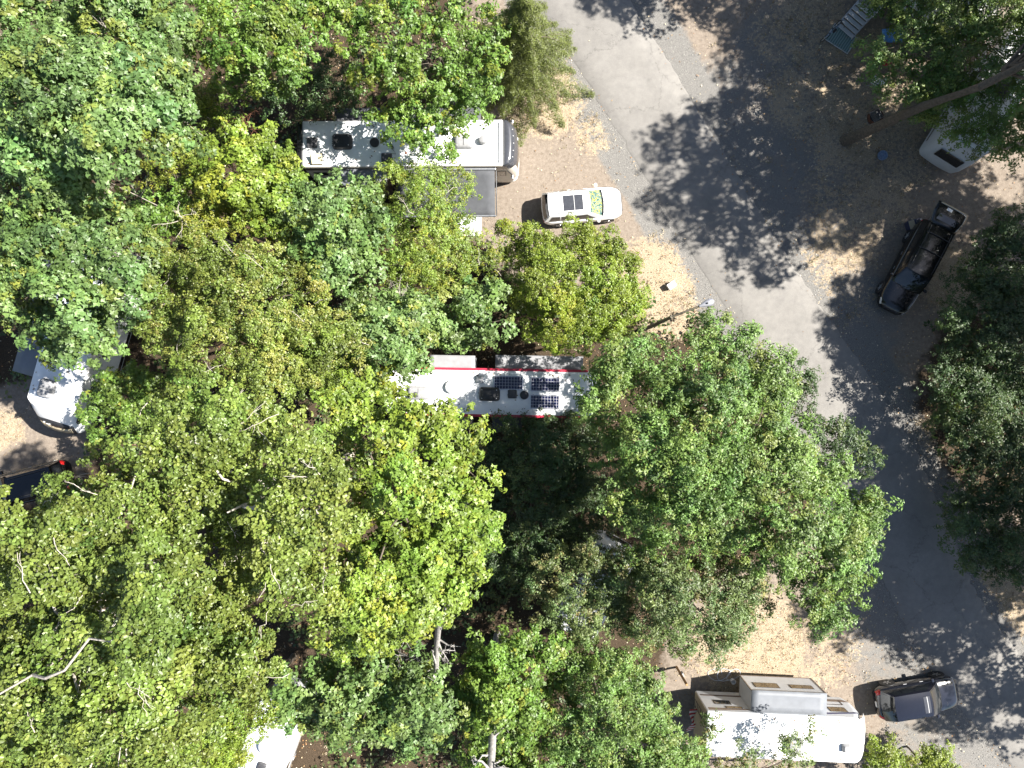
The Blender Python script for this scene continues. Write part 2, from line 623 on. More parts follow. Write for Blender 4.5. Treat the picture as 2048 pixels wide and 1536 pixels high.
# ------------------------------------------------------------------ recreational vehicles: shared pieces
def outline(x0, x1, W, rf, rr, bow=0.0, n=6):
    """plan outline, front at +x; corner radii rf/rr, front bowed out by bow"""
    pts = []
    h = W / 2

    def arc(cx, cy, r, a0, a1):
        for i in range(n + 1):
            a = a0 + (a1 - a0) * i / n
            pts.append([cx + r * math.cos(a), cy + r * math.sin(a)])
    arc(x0 + rr, -h + rr, rr, math.pi, 1.5 * math.pi)
    arc(x1 - rf, -h + rf, rf, 1.5 * math.pi, 2 * math.pi)
    for i in range(1, 6):
        t = i / 6
        pts.append([x1, -h + rf + (W - 2 * rf) * t])
    arc(x1 - rf, h - rf, rf, 0, 0.5 * math.pi)
    arc(x0 + rr, h - rr, rr, 0.5 * math.pi, math.pi)
    if bow:
        for p in pts:
            if p[0] > x1 - rf - 1e-6:
                p[0] += bow * (1 - (p[1] / h) ** 2)
    return pts


def shell(pts, levels, xf):
    """rings of the outline at given (z, dx_front, inset)"""
    rings = []
    xs = [p[0] for p in pts]
    xm, xM = min(xs), max(xs)
    for z, dx, ins in levels:
        r = []
        for x, y in pts:
            w = max(0.0, (x - xf) / (xM - xf)) if xM > xf else 0
            sx = 1 if x > (xm + xM) / 2 else -1
            yy = y - math.copysign(min(ins, abs(y)), y)
            r.append((x + dx * w - sx * ins, yy, z))
        rings.append(r)
    return rings


def wheel(parent, x, y, r=0.36, w=0.24, side=-1):
    t = MB().lathe([(r * 0.62, -w / 2), (r * 0.95, -w / 2), (r, -w / 2 + 0.03), (r, w / 2 - 0.03), (r * 0.95, w / 2), (r * 0.62, w / 2)], (x, y, r), 20, 'y').build('wheel', 'rubber', parent, True)
    m_ = MB().lathe([(r * 0.62, -0.03), (r * 0.60, 0.03), (r * 0.18, 0.045), (0.02, 0.05)], (0, 0, 0), 20, 'y')
    for k in range(5):
        a = k * 2 * math.pi / 5
        m_.box((math.cos(a) * r * 0.36, -0.05, math.sin(a) * r * 0.36), (r * 0.5, 0.03, r * 0.13), ry=-a)
    o = m_.build('rim', 'metal', t, True)
    o.location = (x, y + side * (w / 2 - 0.03), r)
    if side > 0:
        o.rotation_euler = (0, 0, math.pi)
    return t


def ac_unit(parent, x, y, z, mat='dark_plastic', L=1.08, W=0.8, h=0.3, ribs=True):
    r0 = outline(-L / 2, L / 2, W, 0.14, 0.14, 0.03)
    o = MB().loft(shell(r0, [(0, 0, 0), (h * 0.7, 0, 0.03), (h * 0.93, 0, 0.08), (h, 0, 0.16)], 9)).build('air_conditioner', mat, parent, True)
    o.location = (x, y, z)
    for k in (-1, 1):
        for q in (-1, 1):
            MB().lathe([(0.03, 0), (0.02, 0.02)], (k * L * 0.36, q * W * 0.3, h - 0.012), 6).build('screw_cap', 'pale_plastic', o)
    if ribs:
        for k in range(5):
            MB().box((-L / 2 + 0.02, -0.24 + 0.12 * k, h * 0.42), (0.05, 0.05, h * 0.4)).build('vent_slot', 'black_plastic', o)
        MB().box((0, 0, h + 0.003), (0.02, W * 0.62, 0.012)).build('seam', 'black_plastic', o)
    return o


def roof_vent(parent, x, y, z, s=0.55, mat='dark_plastic', h=0.16):
    o = MB().loft(shell(outline(-s / 2, s / 2, s, 0.08, 0.08), [(0, 0, 0), (h * .7, 0, 0.015), (h, 0, 0.08)], 9)).build('roof_vent', mat, parent, True)
    o.location = (x, y, z)
    MB().box((0, 0, 0.012), (s + 0.1, s + 0.1, 0.02)).build('flange', 'white_plastic', o)
    return o


def pyramid_vent(parent, x, y, z, s=0.4):
    o = MB().box((0, 0, 0.05), (s, s, 0.1)).build('skylight', 'grey_plastic', parent)
    o.location = (x, y, z)
    h = s / 2 - 0.03
    MB().add([(-h, -h, .1), (h, -h, .1), (h, h, .1), (-h, h, .1), (0, 0, .24)], [(0, 1, 4), (1, 2, 4), (2, 3, 4), (3, 0, 4)]).build('lid', 'pale_plastic', o)
    return o


def round_vent(parent, x, y, z, r=0.25, mat='black_plastic', h=0.14, name='roof_vent'):
    o = MB().lathe([(r, 0), (r, h * .6), (r * .85, h * .9), (r * .4, h), (0.01, h)], (0, 0, 0), 20).build(name, mat, parent, True)
    o.location = (x, y, z)
    return o


def window(parent, x, z, w, h, W, side, frame='black_plastic', glass='glass_dark', split=True, yoff=0.0):
    y = side * (W / 2 + 0.006 + yoff)
    o = MB().box((0, 0, 0), (w + 0.07, 0.02, h + 0.07)).build('window', frame, parent, bevel=0.03)
    o.location = (x, y, z)
    for k in ((-1, 1) if split else (0,)):
        ww = w / 2 - 0.015 if split else w
        MB().box((k * w / 4, side * 0.009, 0), (ww, 0.014, h)).build('pane', glass, o, bevel=0.02)
    return o


def awning(parent, x0, x1, W, z, ext, drop, side, fabric='awning_fabric'):
    o = MB()

    def fn(u, v):
        x = x0 + (x1 - x0) * u
        sag = -0.05 * math.sin(math.pi * v) * (0.6 + 0.4 * math.cos(2 * math.pi * u * 3))
        return (x, side * (W / 2 + 0.1 + ext * v), z - drop * v + sag)
    o.grid(fn, 12, 8)
    o = o.build('awning', fabric, parent, True, solid=0.015)
    MB().lathe([(0.06, 0), (0.06, x1 - x0 + 0.1)], (x0 - 0.05, side * (W / 2 + 0.1 + ext), z - drop), 10, 'x').build('roller', 'dull_metal', o, True)
    MB().box(((x0 + x1) / 2, side * (W / 2 + 0.06), z + 0.02), (x1 - x0 + 0.16, 0.12, 0.14)).build('awning_case', 'dull_metal', o, bevel=0.03)
    for xx in (x0 - 0.08, x1 + 0.08):
        MB().tube([(xx, side * (W / 2 + 0.05), z - 0.2), (xx, side * (W / 2 + ext * 0.55), z - 0.1 - drop * 0.4), (xx, side * (W / 2 + 0.1 + ext), z - drop)], 0.03, 6).build('arm', 'black_plastic', o)
        MB().tube([(xx, side * (W / 2 + 0.05), 1.0), (xx, side * (W / 2 + ext * 0.55), z - 0.1 - drop * 0.4)], 0.025, 6).build('arm', 'black_plastic', o)
    return o


def slide_out(parent, x0, x1, W, z0, z1, depth, side, wall='grey_shell', top='topper_fabric', topper=True, wins=(), glass='glass_bronze'):
    xc, ln = (x0 + x1) / 2, x1 - x0
    o = MB().box((0, 0, (z0 + z1) / 2), (ln, depth, z1 - z0)).build('slide_out', wall, parent, bevel=0.03)
    o.location = (xc, side * (W / 2 + depth / 2 - 0.004), 0)
    tp = MB().grid(lambda u, v: (-ln / 2 - 0.02 + (ln + 0.04) * u, side * (-depth / 2 + (depth + 0.05) * v), z1 + 0.09 - 0.06 * v - 0.02 * math.sin(math.pi * v)), 10, 4)
    tp = tp.build('topper' if topper else 'slide_roof', top, o, True, solid=0.03)
    fl = MB()
    for zz in (z0 + 0.03, z1 - 0.03):
        fl.box((0, side * (depth / 2 + 0.003), zz), (ln + 0.03, 0.03, 0.07))
    for xx in (-ln / 2, ln / 2):
        fl.box((xx, side * (depth / 2 + 0.004), (z0 + z1) / 2), (0.06, 0.035, z1 - z0 - 0.12))
    fl.build('trim', 'brown_paint', o)
    for (wx, wz, ww, wh) in wins:
        wd = MB().box((wx, side * (depth / 2 + 0.006), wz), (ww + .07, 0.02, wh + .07)).build('window', 'black_plastic', o)
        for k in (-1, 1):
            MB().box((wx + k * ww / 4, side * (depth / 2 + 0.018), wz), (ww / 2 - 0.02, 0.012, wh)).build('window_pane', glass, o)
    return o


def stripes(parent, W, side, specs, x_off=0.0):
    for (pts, mat) in specs:
        m_ = MB()
        y0, y1 = side * (W / 2 + 0.001), side * (W / 2 + 0.005)
        n = len(pts)
        vs_ = [(x, y0, z) for x, z in pts] + [(x, y1, z) for x, z in pts]
        fs = [tuple(range(n)), tuple(range(2 * n - 1, n - 1, -1))] + [(i, (i + 1) % n, n + (i + 1) % n, n + i) for i in range(n)]
        m_.add(vs_, fs).build('stripe', mat, parent)


def roof_slab(parent, pts, z, mat='roof_white', edge=None, th=0.07, crown=0.05):
    o = MB().loft(shell(pts, [(z - th, 0, -0.01), (z - 0.02, 0, -0.01), (z, 0, 0.03), (z + crown, 0, 0.55)], 99)).build('roof', mat, parent, True)
    xs_ = [p[0] for p in pts]
    ys_ = [p[1] for p in pts]
    q = np.random.default_rng(int(abs(xs_[0]) * 1000) + len(parent.name))
    nq = 70
    lf = MB()
    for _ in range(nq):
        xx, yy = q.uniform(min(xs_) + .2, max(xs_) - .3), q.uniform(min(ys_) + .15, max(ys_) - .15) if q.random() < .5 else math.copysign(max(ys_) - .12 - abs(q.normal(0, .12)), q.normal())
        a_, sz_ = q.uniform(0, 6.28), q.uniform(.03, .075)
        ca, sa = math.cos(a_) * sz_, math.sin(a_) * sz_
        zz = z + crown * .2 + .012 + crown * .8 * min(1, (max(ys_) - abs(yy)) / .55)
        lf.add([(xx - ca, yy - sa, zz), (xx + sa * .5, yy - ca * .5, zz + .012), (xx + ca, yy + sa, zz + .004), (xx - sa * .5, yy + ca * .5, zz + .012)], [(0, 1, 2), (0, 2, 3)])
    lf.build('leaf_litter', 'dry_leaf', o)['kind'] = 'stuff'
    if edge:
        MB().loft(shell(pts, [(z - th - 0.09, 0, -0.035), (z - th - 0.005, 0, -0.035), (z - 0.03, 0, -0.03)], 99)).build('roof_edge', edge, parent)
    return o


# ---- motorhome with open awning
AW = 2.55
A = thing('motorhome', 'long white-roofed motorhome with black front cap and open charcoal awning', 'motorhome', P(816, 285, 3.6)[:2] + (0,), math.radians(0.4))
LA = 12.0
A.location.x = -5.72
A.location.y = 13.12
pl = outline(-LA / 2, LA / 2 - 0.35, AW, 0.28, 0.12, 0.12)
MB().loft(shell(pl, [(0.42, 0.25, 0.02), (1.2, 0.35, 0), (1.9, 0.3, 0), (3.0, 0.05, 0), (3.52, -0.15, 0.01)], 4.0)).build('body', 'beige_shell', A, True)
rp = outline(-LA / 2 + 0.32, LA / 2 - 0.8, AW - 0.05, 0.06, 0.05)
roof_slab(A, rp, 3.62)
cap = outline(LA / 2 - 0.79, LA / 2 - 0.34, AW + 0.03, 0.42, 0.02, 0.1)
MB().loft(shell(cap, [(3.0, 0.28, 0), (3.35, 0.12, -.005), (3.58, 0.0, 0.02), (3.66, -0.06, 0.1)], LA / 2 - 0.8)).build('front_cap', 'charcoal_gloss', A, True)
cap = outline(-LA / 2 - 0.03, -LA / 2 + 0.315, AW + 0.03, 0.02, 0.16)
MB().loft(shell(cap, [(0.5, 0, 0), (3.4, 0, 0), (3.62, 0, 0.02), (3.67, 0, 0.07)], 99)).build('rear_cap', 'black_gloss', A, True)


def wsA(u, v):
    y = -1.12 + 2.24 * u
    z = 1.75 + 1.2 * v
    x = LA / 2 - 0.35 + 0.32 - 0.26 * v + 0.13 * (1 - (y / 1.27) ** 2) + 0.03 - 0.22 * (abs(y) / 1.12) ** 6
    return (x, y, z)


MB().grid(wsA, 16, 5).build('windshield', 'glass_dark', A, True, solid=0.02)
for y in (-0.75, -0.4, 0, 0.4, 0.75):
    MB().lathe([(0.035, 0), (0.02, 0.04)], (LA / 2 - 0.2 - 0.1 * y * y, y, 3.5), 8).build('marker_lamp', 'pale_plastic', A)
MB().box((LA / 2 - 0.95, 0, 3.69), (0.05, AW - 0.35, 0.06)).build('roof_rail', 'pale_plastic', A)
bm_ = MB().loft(shell(outline(LA / 2 - 0.5, LA / 2 + 0.02, AW - 0.1, 0.35, 0.05, 0.12), [(0.35, 0, 0), (0.85, 0, 0), (0.95, 0, 0.05)], 99)).build('bumper', 'white_shell', A, True)
for s in (-1, 1):
    MB().box((LA / 2 + 0.02, s * 0.9, 1.15), (0.12, 0.42, 0.2)).build('headlight', 'head_lens', A, bevel=0.03)
    mr = MB().tube([(LA / 2 - 0.55, s * AW / 2, 2.75), (LA / 2 - 0.3, s * (AW / 2 + 0.22), 2.8), (LA / 2 - 0.25, s * (AW / 2 + 0.27), 2.55)], 0.03, 6).build('mirror', 'black_plastic', A)
    MB().box((LA / 2 - 0.27, s * (AW / 2 + 0.27), 2.35), (0.14, 0.22, 0.4)).build('mirror_glass', 'metal', mr, bevel=0.04)
    for x in (-2.9, -1.8, 3.7):
        wheel(A, x, s * (AW / 2 - 0.12), 0.48, 0.28, s)
window(A, 4.9, 2.3, 0.9, 0.8, AW, -1)
window(A, -5.0, 2.4, 0.7, 0.5, AW, -1)
window(A, 1.0, 2.4, 1.0, 0.55, AW, -1)
door = MB().box((0, 0, 1.75), (0.75, 0.03, 2.0)).build('door', 'brown_paint', A, bevel=0.03)
door.location = (3.0, -AW / 2 - 0.01, 0)
MB().box((0.28, -0.03, 1.6), (0.06, 0.04, 0.2)).build('handle', 'metal', door)
MB().box((0, -0.02, 2.2), (0.5, 0.015, 0.6)).build('door_window', 'glass_dark', door)
for side in (-1, 1):
    stripes(A, AW, side, [([(-5.7, 0.5), (4.0, 0.5), (4.6, 1.0), (-5.7, 1.25)], 'brown_paint'), ([(-5.7, 3.05), (5.2, 3.05), (5.2, 3.35), (-5.7, 3.35)], 'brown_paint'),
                          ([(-5.7, 1.35), (3.6, 1.1), (5.0, 1.6), (3.5, 1.25), (-5.7, 1.5)], 'tan_shell')])
slide_out(A, -4.05, -1.2, AW, 1.0, 3.2, 0.85, -1, 'brown_paint', 'slide_grey', wins=((0, 2.3, 1.2, .6),))
slide_out(A, -4.0, -1.4, AW, 1.0, 3.25, 0.75, 1, 'brown_paint', 'awning_fabric', wins=((0, 2.3, 1.2, .6),))
slide_out(A, -0.4, 4.0, AW, 1.0, 3.25, 0.72, 1, 'brown_paint', 'awning_fabric', wins=((0, 2.3, 1.2, .6),))
awning(A, -0.6, 4.75, AW, 3.25, 2.35, 0.75, -1)
ac_unit(A, -3.5, 0.06, 3.665, 'black_plastic', 1.05, 0.82)
ac_unit(A, 3.1, 0.0, 3.665, 'grey_plastic', 1.0, 0.78)
roof_vent(A, -5.15, 0.02, 3.665, 0.58)
roof_vent(A, -1.1, -0.85, 3.64, 0.6)
round_vent(A, -1.75, 0.02, 3.665, 0.26)
round_vent(A, -0.8, -0.25, 3.665, 0.09, 'dark_plastic', 0.1)
o = round_vent(A, 4.15, 0.08, 3.665, 0.23, 'grey_plastic', 0.34, 'satellite_dome')
round_vent(A, -0.05, -0.55, 3.66, 0.07, 'rust', 0.06)
lid = MB().box((0, 0, 0.05), (0.62, 0.62, 0.1)).build('roof_hatch', 'black_plastic', A)
lid.location = (-4.9, -0.85, 3.63)
MB().box((0.05, -0.05, 0.26), (0.6, 0.56, 0.04), rx=0.5).build('lid', 'cream_plastic', lid)
cb = MB()
cb.tube([(-1.1, -0.55, 3.68), (-0.6, -0.6, 3.68), (-0.8, -0.3, 3.68)], 0.015, 5).build('cable', 'black_plastic', A)

# ---- red-edged trailer with solar panels
BW = 2.5
B = thing('travel_trailer', 'long white-roofed trailer with red roof edges and three solar panels', 'trailer', (-1.13, -0.47, 0), math.radians(-1.0))
LB = 11.6
pl = outline(-LB / 2, LB / 2, BW, 0.35, 0.1, 0.1)
MB().loft(shell(pl, [(0.5, -0.3, 0.02), (1.0, 0, 0), (2.8, 0, 0), (3.5, -0.15, 0)], 3.5)).build('body', 'grey_shell', B, True)
roof_slab(B, outline(-LB / 2 + 0.02, LB / 2 - 0.1, BW - 0.1, 0.35, 0.08, 0.06), 3.58, 'roof_white')
for s in (-1, 1):
    MB().box((-0.2, s * (BW / 2 + 0.0), 3.5), (LB - 0.7, 0.16, 0.12)).build('roof_edge', 'red_trim', B, bevel=0.02)
    for x in (-1.6, -0.7, 0.2):
        wheel(B, x, s * (BW / 2 - 0.1), 0.36, 0.22, s)
    window(B, 2.0, 2.3, 1.0, .6, BW, s)
slide_out(B, -3.4, -0.95, BW, 0.9, 3.15, 0.72, 1, 'grey_shell', 'topper_fabric', wins=((0, 2.2, 1.1, .6),))
slide_out(B, 0.2, 5.0, BW, 0.9, 3.15, 0.78, 1, 'grey_shell', 'topper_fabric', wins=((-1, 2.2, 1.1, .6), (1, 2.2, 1.1, .6)))
slide_out(B, -3.4, -1.1, BW, 0.9, 3.1, 0.8, -1, 'grey_shell', 'awning_fabric', wins=((0, 2.2, 1.1, .6),))
slide_out(B, 0.1, 1.7, BW, 0.9, 3.1, 0.85, -1, 'grey_shell', 'awning_fabric', wins=((0, 2.2, .8, .6),))
ac_unit(B, -3.95, -0.08, 3.63, 'grey_plastic', 1.16, 0.76)
round_vent(B, -3.97 - 0.1, -0.18, 3.93, 0.15, 'dark_plastic', 0.04, 'fan_grille')
ac_unit(B, -0.1, -0.08, 3.63, 'black_plastic', 1.1, 0.76, ribs=False)
pyramid_vent(B, -0.65, 0.7, 3.61, 0.4)
pyramid_vent(B, -4.8, 0.1, 3.61, 0.4)
roof_vent(B, 1.15, -0.05, 3.62, 0.5)
round_vent(B, 1.8, -0.1, 3.63, 0.24)
dish = round_vent(B, -2.15, 0.28, 3.62, 0.36, 'white_plastic', 0.3, 'satellite_dome')
ar = MB().tube([(0, 0, 0.12), (0.35, 0, 0.1), (0.62, 0.05, 0.12)], 0.035, 6)
ar.tube([(0.45, -0.22, 0.1), (0.62, 0.05, 0.12), (0.5, 0.25, 0.1)], 0.025, 6).tube([(0.62, 0.05, 0.12), (0.85, -0.1, 0.1)], 0.02, 5).build('antenna', 'pale_plastic', dish)
for (sx, sy) in ((0.92, 0.55), (2.92, 0.5), (2.92, -0.45)):
    sp = MB().box((0, 0, 0), (1.5, 0.7, 0.035)).build('solar_panel', 'solar_cells', B)
    sp.location = (sx, sy, 3.70)
    fr = MB()
    for k in (-1, 1):
        fr.box((0, k * 0.365, 0), (1.56, 0.03, 0.05)).box((k * 0.765, 0, 0), (0.03, 0.7, 0.05))
        fr.box((k * 0.6, 0.365, -0.05), (0.06, 0.06, 0.06)).box((k * 0.6, -0.365, -0.05), (0.06, 0.06, 0.06))
    fr.build('frame', 'metal', sp)

# ---- fifth-wheel trailer with printed nose
CW = 2.75
hd = math.atan2(-0.962, -0.272)
cfx, cfy, _ = P(92, 850, 3.9)
C = thing('fifth_wheel_trailer', 'white fifth-wheel trailer with rounded nose and dark lettered band', 'trailer', (0, 0, 0), hd)
LC = 10.5
fc = (-25.35, -2.45)
C.location = (fc[0] - math.cos(hd) * LC / 2, fc[1] - math.sin(hd) * LC / 2, 0)
MB().loft(shell(outline(-LC / 2, LC / 2 - 2.6, CW, 0.06, 0.06), [(0.55, 0, 0), (3.0, 0, 0), (3.8, 0, 0)], 99)).build('body', 'white_shell', C, True)
pn = outline(LC / 2 - 2.59, LC / 2 - 0.15, CW, 0.55, 0.01, 0.3)
MB().loft(shell(pn, [(1.75, -0.35, 0.05), (2.05, 0.08, 0), (2.4, 0.08, 0), (2.9, -0.28, 0), (3.4, -0.75, 0), (3.8, -1.2, 0)], LC / 2 - 2.5)).build('nose', 'white_shell', C, True)
roof_slab(C, outline(-LC / 2, LC / 2 - 1.4, CW - 0.03, 0.6, 0.06, 0.3), 3.88)


def nose_pt(y, z, off):
    h = CW / 2
    t = min(1, abs(y) / h)
    x = LC / 2 - 0.15 + 0.3 * (1 - t * t) + np.interp(z, [1.75, 2.05, 2.4, 2.9, 3.4, 3.8], [-.35, .08, .08, -.28, -.75, -1.2]) + off
    x -= 0.55 * (1 - math.sqrt(max(0, 1 - max(0, (abs(y) - (h - 0.55)) / 0.55) ** 2)))
    return (x, y, z)


MB().grid(lambda u, v: nose_pt(-1.15 + 2.15 * u, 2.18 + 1.08 * v * (0.55 + 0.45 * math.sin(math.pi * (0.15 + 0.7 * u))), 0.04), 18, 5).build('nose_band', 'black_plastic', C, True, solid=0.02)
MB().grid(lambda u, v: nose_pt(-0.95 + 1.8 * u, 2.5 + 0.35 * v, 0.06), 18, 2).build('band_fill', 'tan_shell', C, True, solid=0.012)
for k in range(9):     # row of small dark letter shapes, too small to read in the photograph
    y = 0.72 - 0.17 * k
    lt = MB()
    for (dy, dz, wy, wz) in (((0, 0.05, 0.10, 0.03), (-0.035, 0, 0.03, 0.14)), ((0.035, 0, 0.03, 0.14), (0, 0, 0.1, 0.03)), ((0, 0.05, 0.11, 0.03), (0, -0.01, 0.03, 0.12)))[k % 3]:
        p = nose_pt(y + dy, 2.95 + dz, 0.075)
        lt.box(p, (0.02, wy, wz))
    lt.build('letter', 'ink' if k < 6 else 'white_plastic', C)
for s in (-1, 1):
    stripes(C, CW, s, [([(2.9, 1.8), (4.2, 1.8), (4.55, 3.5), (4.3, 3.5), (3.9, 2.2), (2.9, 2.0)], 'black_gloss'), ([(4.25, 2.0), (4.45, 2.0), (4.62, 3.4), (4.55, 3.4)], 'black_gloss'), ([(-5, 0.6), (2.6, 0.6), (2.6, 0.95), (-5, .8)], 'black_gloss')])
    for x in (-2.2, -1.3):
        wheel(C, x, s * (CW / 2 - 0.1), 0.38, 0.22, s)
    MB().tube([(LC / 2 - 2.9, s * 0.8, 0.02), (LC / 2 - 2.9, s * 0.8, 0.8)], 0.05, 8).build('landing_leg', 'dull_metal', C)
window(C, 2.6, 2.7, 0.75, 0.6, CW, 1, split=False)
window(C, 0.2, 2.5, 1.1, 0.6, CW, 1)
slide_out(C, -3.6, 2.75, CW, 0.9, 3.2, 1.5, -1, 'white_shell', 'slide_grey', False, wins=((0, 2.2, 1.4, .6),))
ac_unit(C, 3.05, -0.35, 3.93, 'grey_plastic', 0.98, 0.85)
round_vent(C, 3.35, 0.62, 3.93, 0.22, 'pale_plastic', 0.1)
roof_vent(C, 1.15, -0.85, 3.92, 0.5)
round_vent(C, 1.9, 0.45, 3.93, 0.06, 'dark_plastic', 0.06)
MB().box((0.2, 0.3, 3.95), (2.6, 0.03, 0.03)).build('cable_run', 'black_plastic', C)
st = MB()
for k in range(3):
    st.box((3.55, -(CW / 2 + 0.2 + 0.25 * k), 0.75 - 0.22 * k), (0.75, 0.24, 0.035))
st.build('entry_step', 'white_plastic', C)

# ---- bunkhouse trailer with deep grey slide-out
HW = 2.5
H_ = thing('travel_trailer', 'white-roofed trailer with a deep grey slide-out, tongue towards dark crossover', 'trailer', P(1575, 1476, 3.2)[:2] + (0,), math.radians(-2.6))
LH = 8.9
pl = outline(-LH / 2, LH / 2 - 0.25, HW, 0.35, 0.06, 0.1)
MB().loft(shell(pl, [(0.5, 0.2, 0.02), (1.1, 0.32, 0), (2.0, 0.25, 0), (2.7, -0.05, 0), (3.1, -0.35, 0)], 2.8)).build('body', 'grey_shell', H_, True)
roof_slab(H_, outline(-LH / 2 + 0.02, LH / 2 - 0.4, HW - 0.02, 0.3, 0.06, 0.06), 3.18)
MB().grid(lambda u, v: (LH / 2 - 0.45 + 0.55 * v + 0.10 * (1 - (2 * u - 1) ** 2), -1.16 + 2.32 * u, 3.14 - 0.75 * v ** 1.6 - 0.1 * abs(2 * u - 1) ** 4), 12, 6).build('front_cap', 'white_shell', H_, True, solid=0.03)
MB().box((-LH / 2 - 0.012, 0, 1.85), (0.03, HW - 0.06, 2.4)).build('rear_panel', 'tan_shell', H_)
ld = MB()
for y in (0.55, 0.95):
    ld.tube([(-LH / 2 - 0.12, y, 0.8), (-LH / 2 - 0.12, y, 3.2), (-LH / 2 + 0.1, y, 3.28)], 0.02, 6)
for k in range(7):
    ld.tube([(-LH / 2 - 0.12, .55, 0.9 + 0.33 * k), (-LH / 2 - 0.12, .95, 0.9 + 0.33 * k)], 0.015, 6)
ld.build('ladder', 'black_plastic', H_)
for s in (-1, 1):
    for x in (-1.2, -0.35):
        wheel(H_, x, s * (HW / 2 - 0.12), 0.34, 0.2, s)
    stripes(H_, HW, s, [([(-4.3, 2.65), (-2.0, 2.65), (-2.0, 2.8), (-4.3, 2.95)], 'brown_paint'), ([(-4.3, 1.0), (4.0, 0.9), (4.3, 1.2), (-4.3, 1.15)], 'brown_paint'), ([(2.3, 2.65), (4.1, 2.45), (4.15, 2.6), (2.3, 2.85)], 'stripe_blue')])
window(H_, -3.3, 1.95, 0.9, 0.45, HW, 1, glass='glass_dark')
window(H_, -2.8, 2.55, 0.9, 0.2, HW, 1, glass='glass_bronze')
window(H_, 3.15, 2.2, 0.95, 0.5, HW, 1, glass='glass_bronze')
stripes(H_, HW, 1, [([(2.6, 1.0), (2.68, 1.0), (2.68, 1.6), (2.6, 1.6)], 'ink'), ([(3.7, 1.0), (3.78, 1.0), (3.78, 1.6), (3.7, 1.6)], 'ink'), ([(2.68, 1.53), (3.7, 1.53), (3.7, 1.6), (2.68, 1.6)], 'ink')])
slide_out(H_, -1.95, 2.2, HW, 0.75, 2.85, 1.12, 1, 'grey_shell', 'slide_grey', False, wins=((-1.0, 2.05, 1.35, .55), (1.0, 2.05, 1.25, .4)))
ac_unit(H_, 0.35, -0.35, 3.22, 'grey_plastic', 0.85, 0.85, 0.36, ribs=False)
roof_vent(H_, 3.2, -0.35, 3.22, 0.46, 'grey_plastic', 0.26)
roof_vent(H_, -1.75, -0.85, 3.2, 0.45, 'grey_plastic', 0.22)
round_vent(H_, -1.9, -0.35, 3.22, 0.05, 'dark_plastic', 0.06)
round_vent(H_, -1.0, -0.35, 3.22, 0.05, 'dark_plastic', 0.06)
tg = MB().tube([(LH / 2 - 0.2, 0.6, 0.5), (LH / 2 + 1.1, 0, 0.5), (LH / 2 - 0.2, -0.6, 0.5)], 0.05, 6)
tg.tube([(LH / 2 + 0.85, 0, 0.0), (LH / 2 + 0.85, 0, 0.9)], 0.05, 8).build('tongue', 'black_plastic', H_)
for s in (-1, 1):
    MB().lathe([(0.15, 0), (0.16, 0.06), (0.16, 0.38), (0.08, 0.46), (0.05, 0.52)], (LH / 2 + 0.32, s * 0.17, 0.55), 12).build('propane_tank', 'white_plastic', H_, True)


# ---- simple trailers mostly under leaves
def plain_trailer(label, loc, rz, L, W, H, vents, ac=None, dome=None, wall='white_shell', slope=0.3):
    t = thing('travel_trailer', label, 'trailer', loc, rz)
    MB().loft(shell(outline(-L / 2, L / 2 - 0.15, W, 0.3, 0.08, 0.1), [(0.5, 0.1, 0.02), (1.1, 0.2, 0), (2.2, 0.1, 0), (H - .08, -slope, 0)], L / 2 - 1.5)).build('body', wall, t, True)
    roof_slab(t, outline(-L / 2 + 0.02, L / 2 - 0.2 - slope, W - 0.02, 0.25, 0.08, 0.06), H)
    MB().box((L / 2 + .10, 0, 1.95), (.05, W * .6, .7), ry=-.1).build('front_window', 'glass_dark', t, bevel=.02)
    MB().box((L / 2 - .35 - slope, 0, H + .012), (.05, W - .3, .03)).build('roof_seam', 'grey_plastic', t)
    for x, y, s in vents:
        roof_vent(t, x, y, H + 0.03, s)
    if ac:
        ac_unit(t, ac[0], ac[1], H + 0.04, 'dark_plastic')
    if dome:
        round_vent(t, dome[0], dome[1], H + 0.04, 0.5, 'white_plastic', 0.35, 'satellite_dome')
    for s in (-1, 1):
        window(t, 0, 2.1, 1.2, .6, W, s)
        window(t, -2, 2.1, 0.9, .5, W, s)
        for x in (-0.9, 0):
            wheel(t, x, s * (W / 2 - 0.12), 0.34, 0.2, s)
        stripes(t, W, s, [([(-L / 2 + .2, .9), (L / 2 - .7, .8), (L / 2 - .7, 1.0), (-L / 2 + .2, 1.1)], 'brown_paint')])
    return t


plain_trailer('white-roofed trailer with square black vent beneath the small-leafed maple', (-14.05, -21.6, 0), math.radians(70), 9.0, 2.55, 3.4, ((0.75, -0.1, 0.5),), None, (2.0, -0.05))
plain_trailer('small white trailer almost hidden under the dusty-leaved oak', P(1192, 1180, 3.0)[:2] + (0,), math.radians(62), 5.6, 2.5, 3.0, ((1.2, 0, .45),), (-0.6, 0))
J = plain_trailer('white trailer parked beneath the leaning tree behind the fire ring', (0, 0, 0), math.radians(238), 8.4, 2.55, 3.2, ((-1.5, 0, .5), (1.9, 0.3, .45)), (0.2, 0), wall='grey_shell', slope=0.25)
jc = P(1921, 316, 3.2)
J.location = (jc[0] + 0.515 * 4.7, jc[1] + 0.857 * 4.7, 0)
K = plain_trailer('white trailer whose doorway the aluminium steps lead up to', (0, 0, 0), math.radians(-36), 7.6, 2.5, 3.2, ((-1.5, 0, .5),), (1.2, 0))
kx, ky, _ = P(1733, -5, 1.0)
K.location = (kx + 3.4, ky + 0.35, 0)


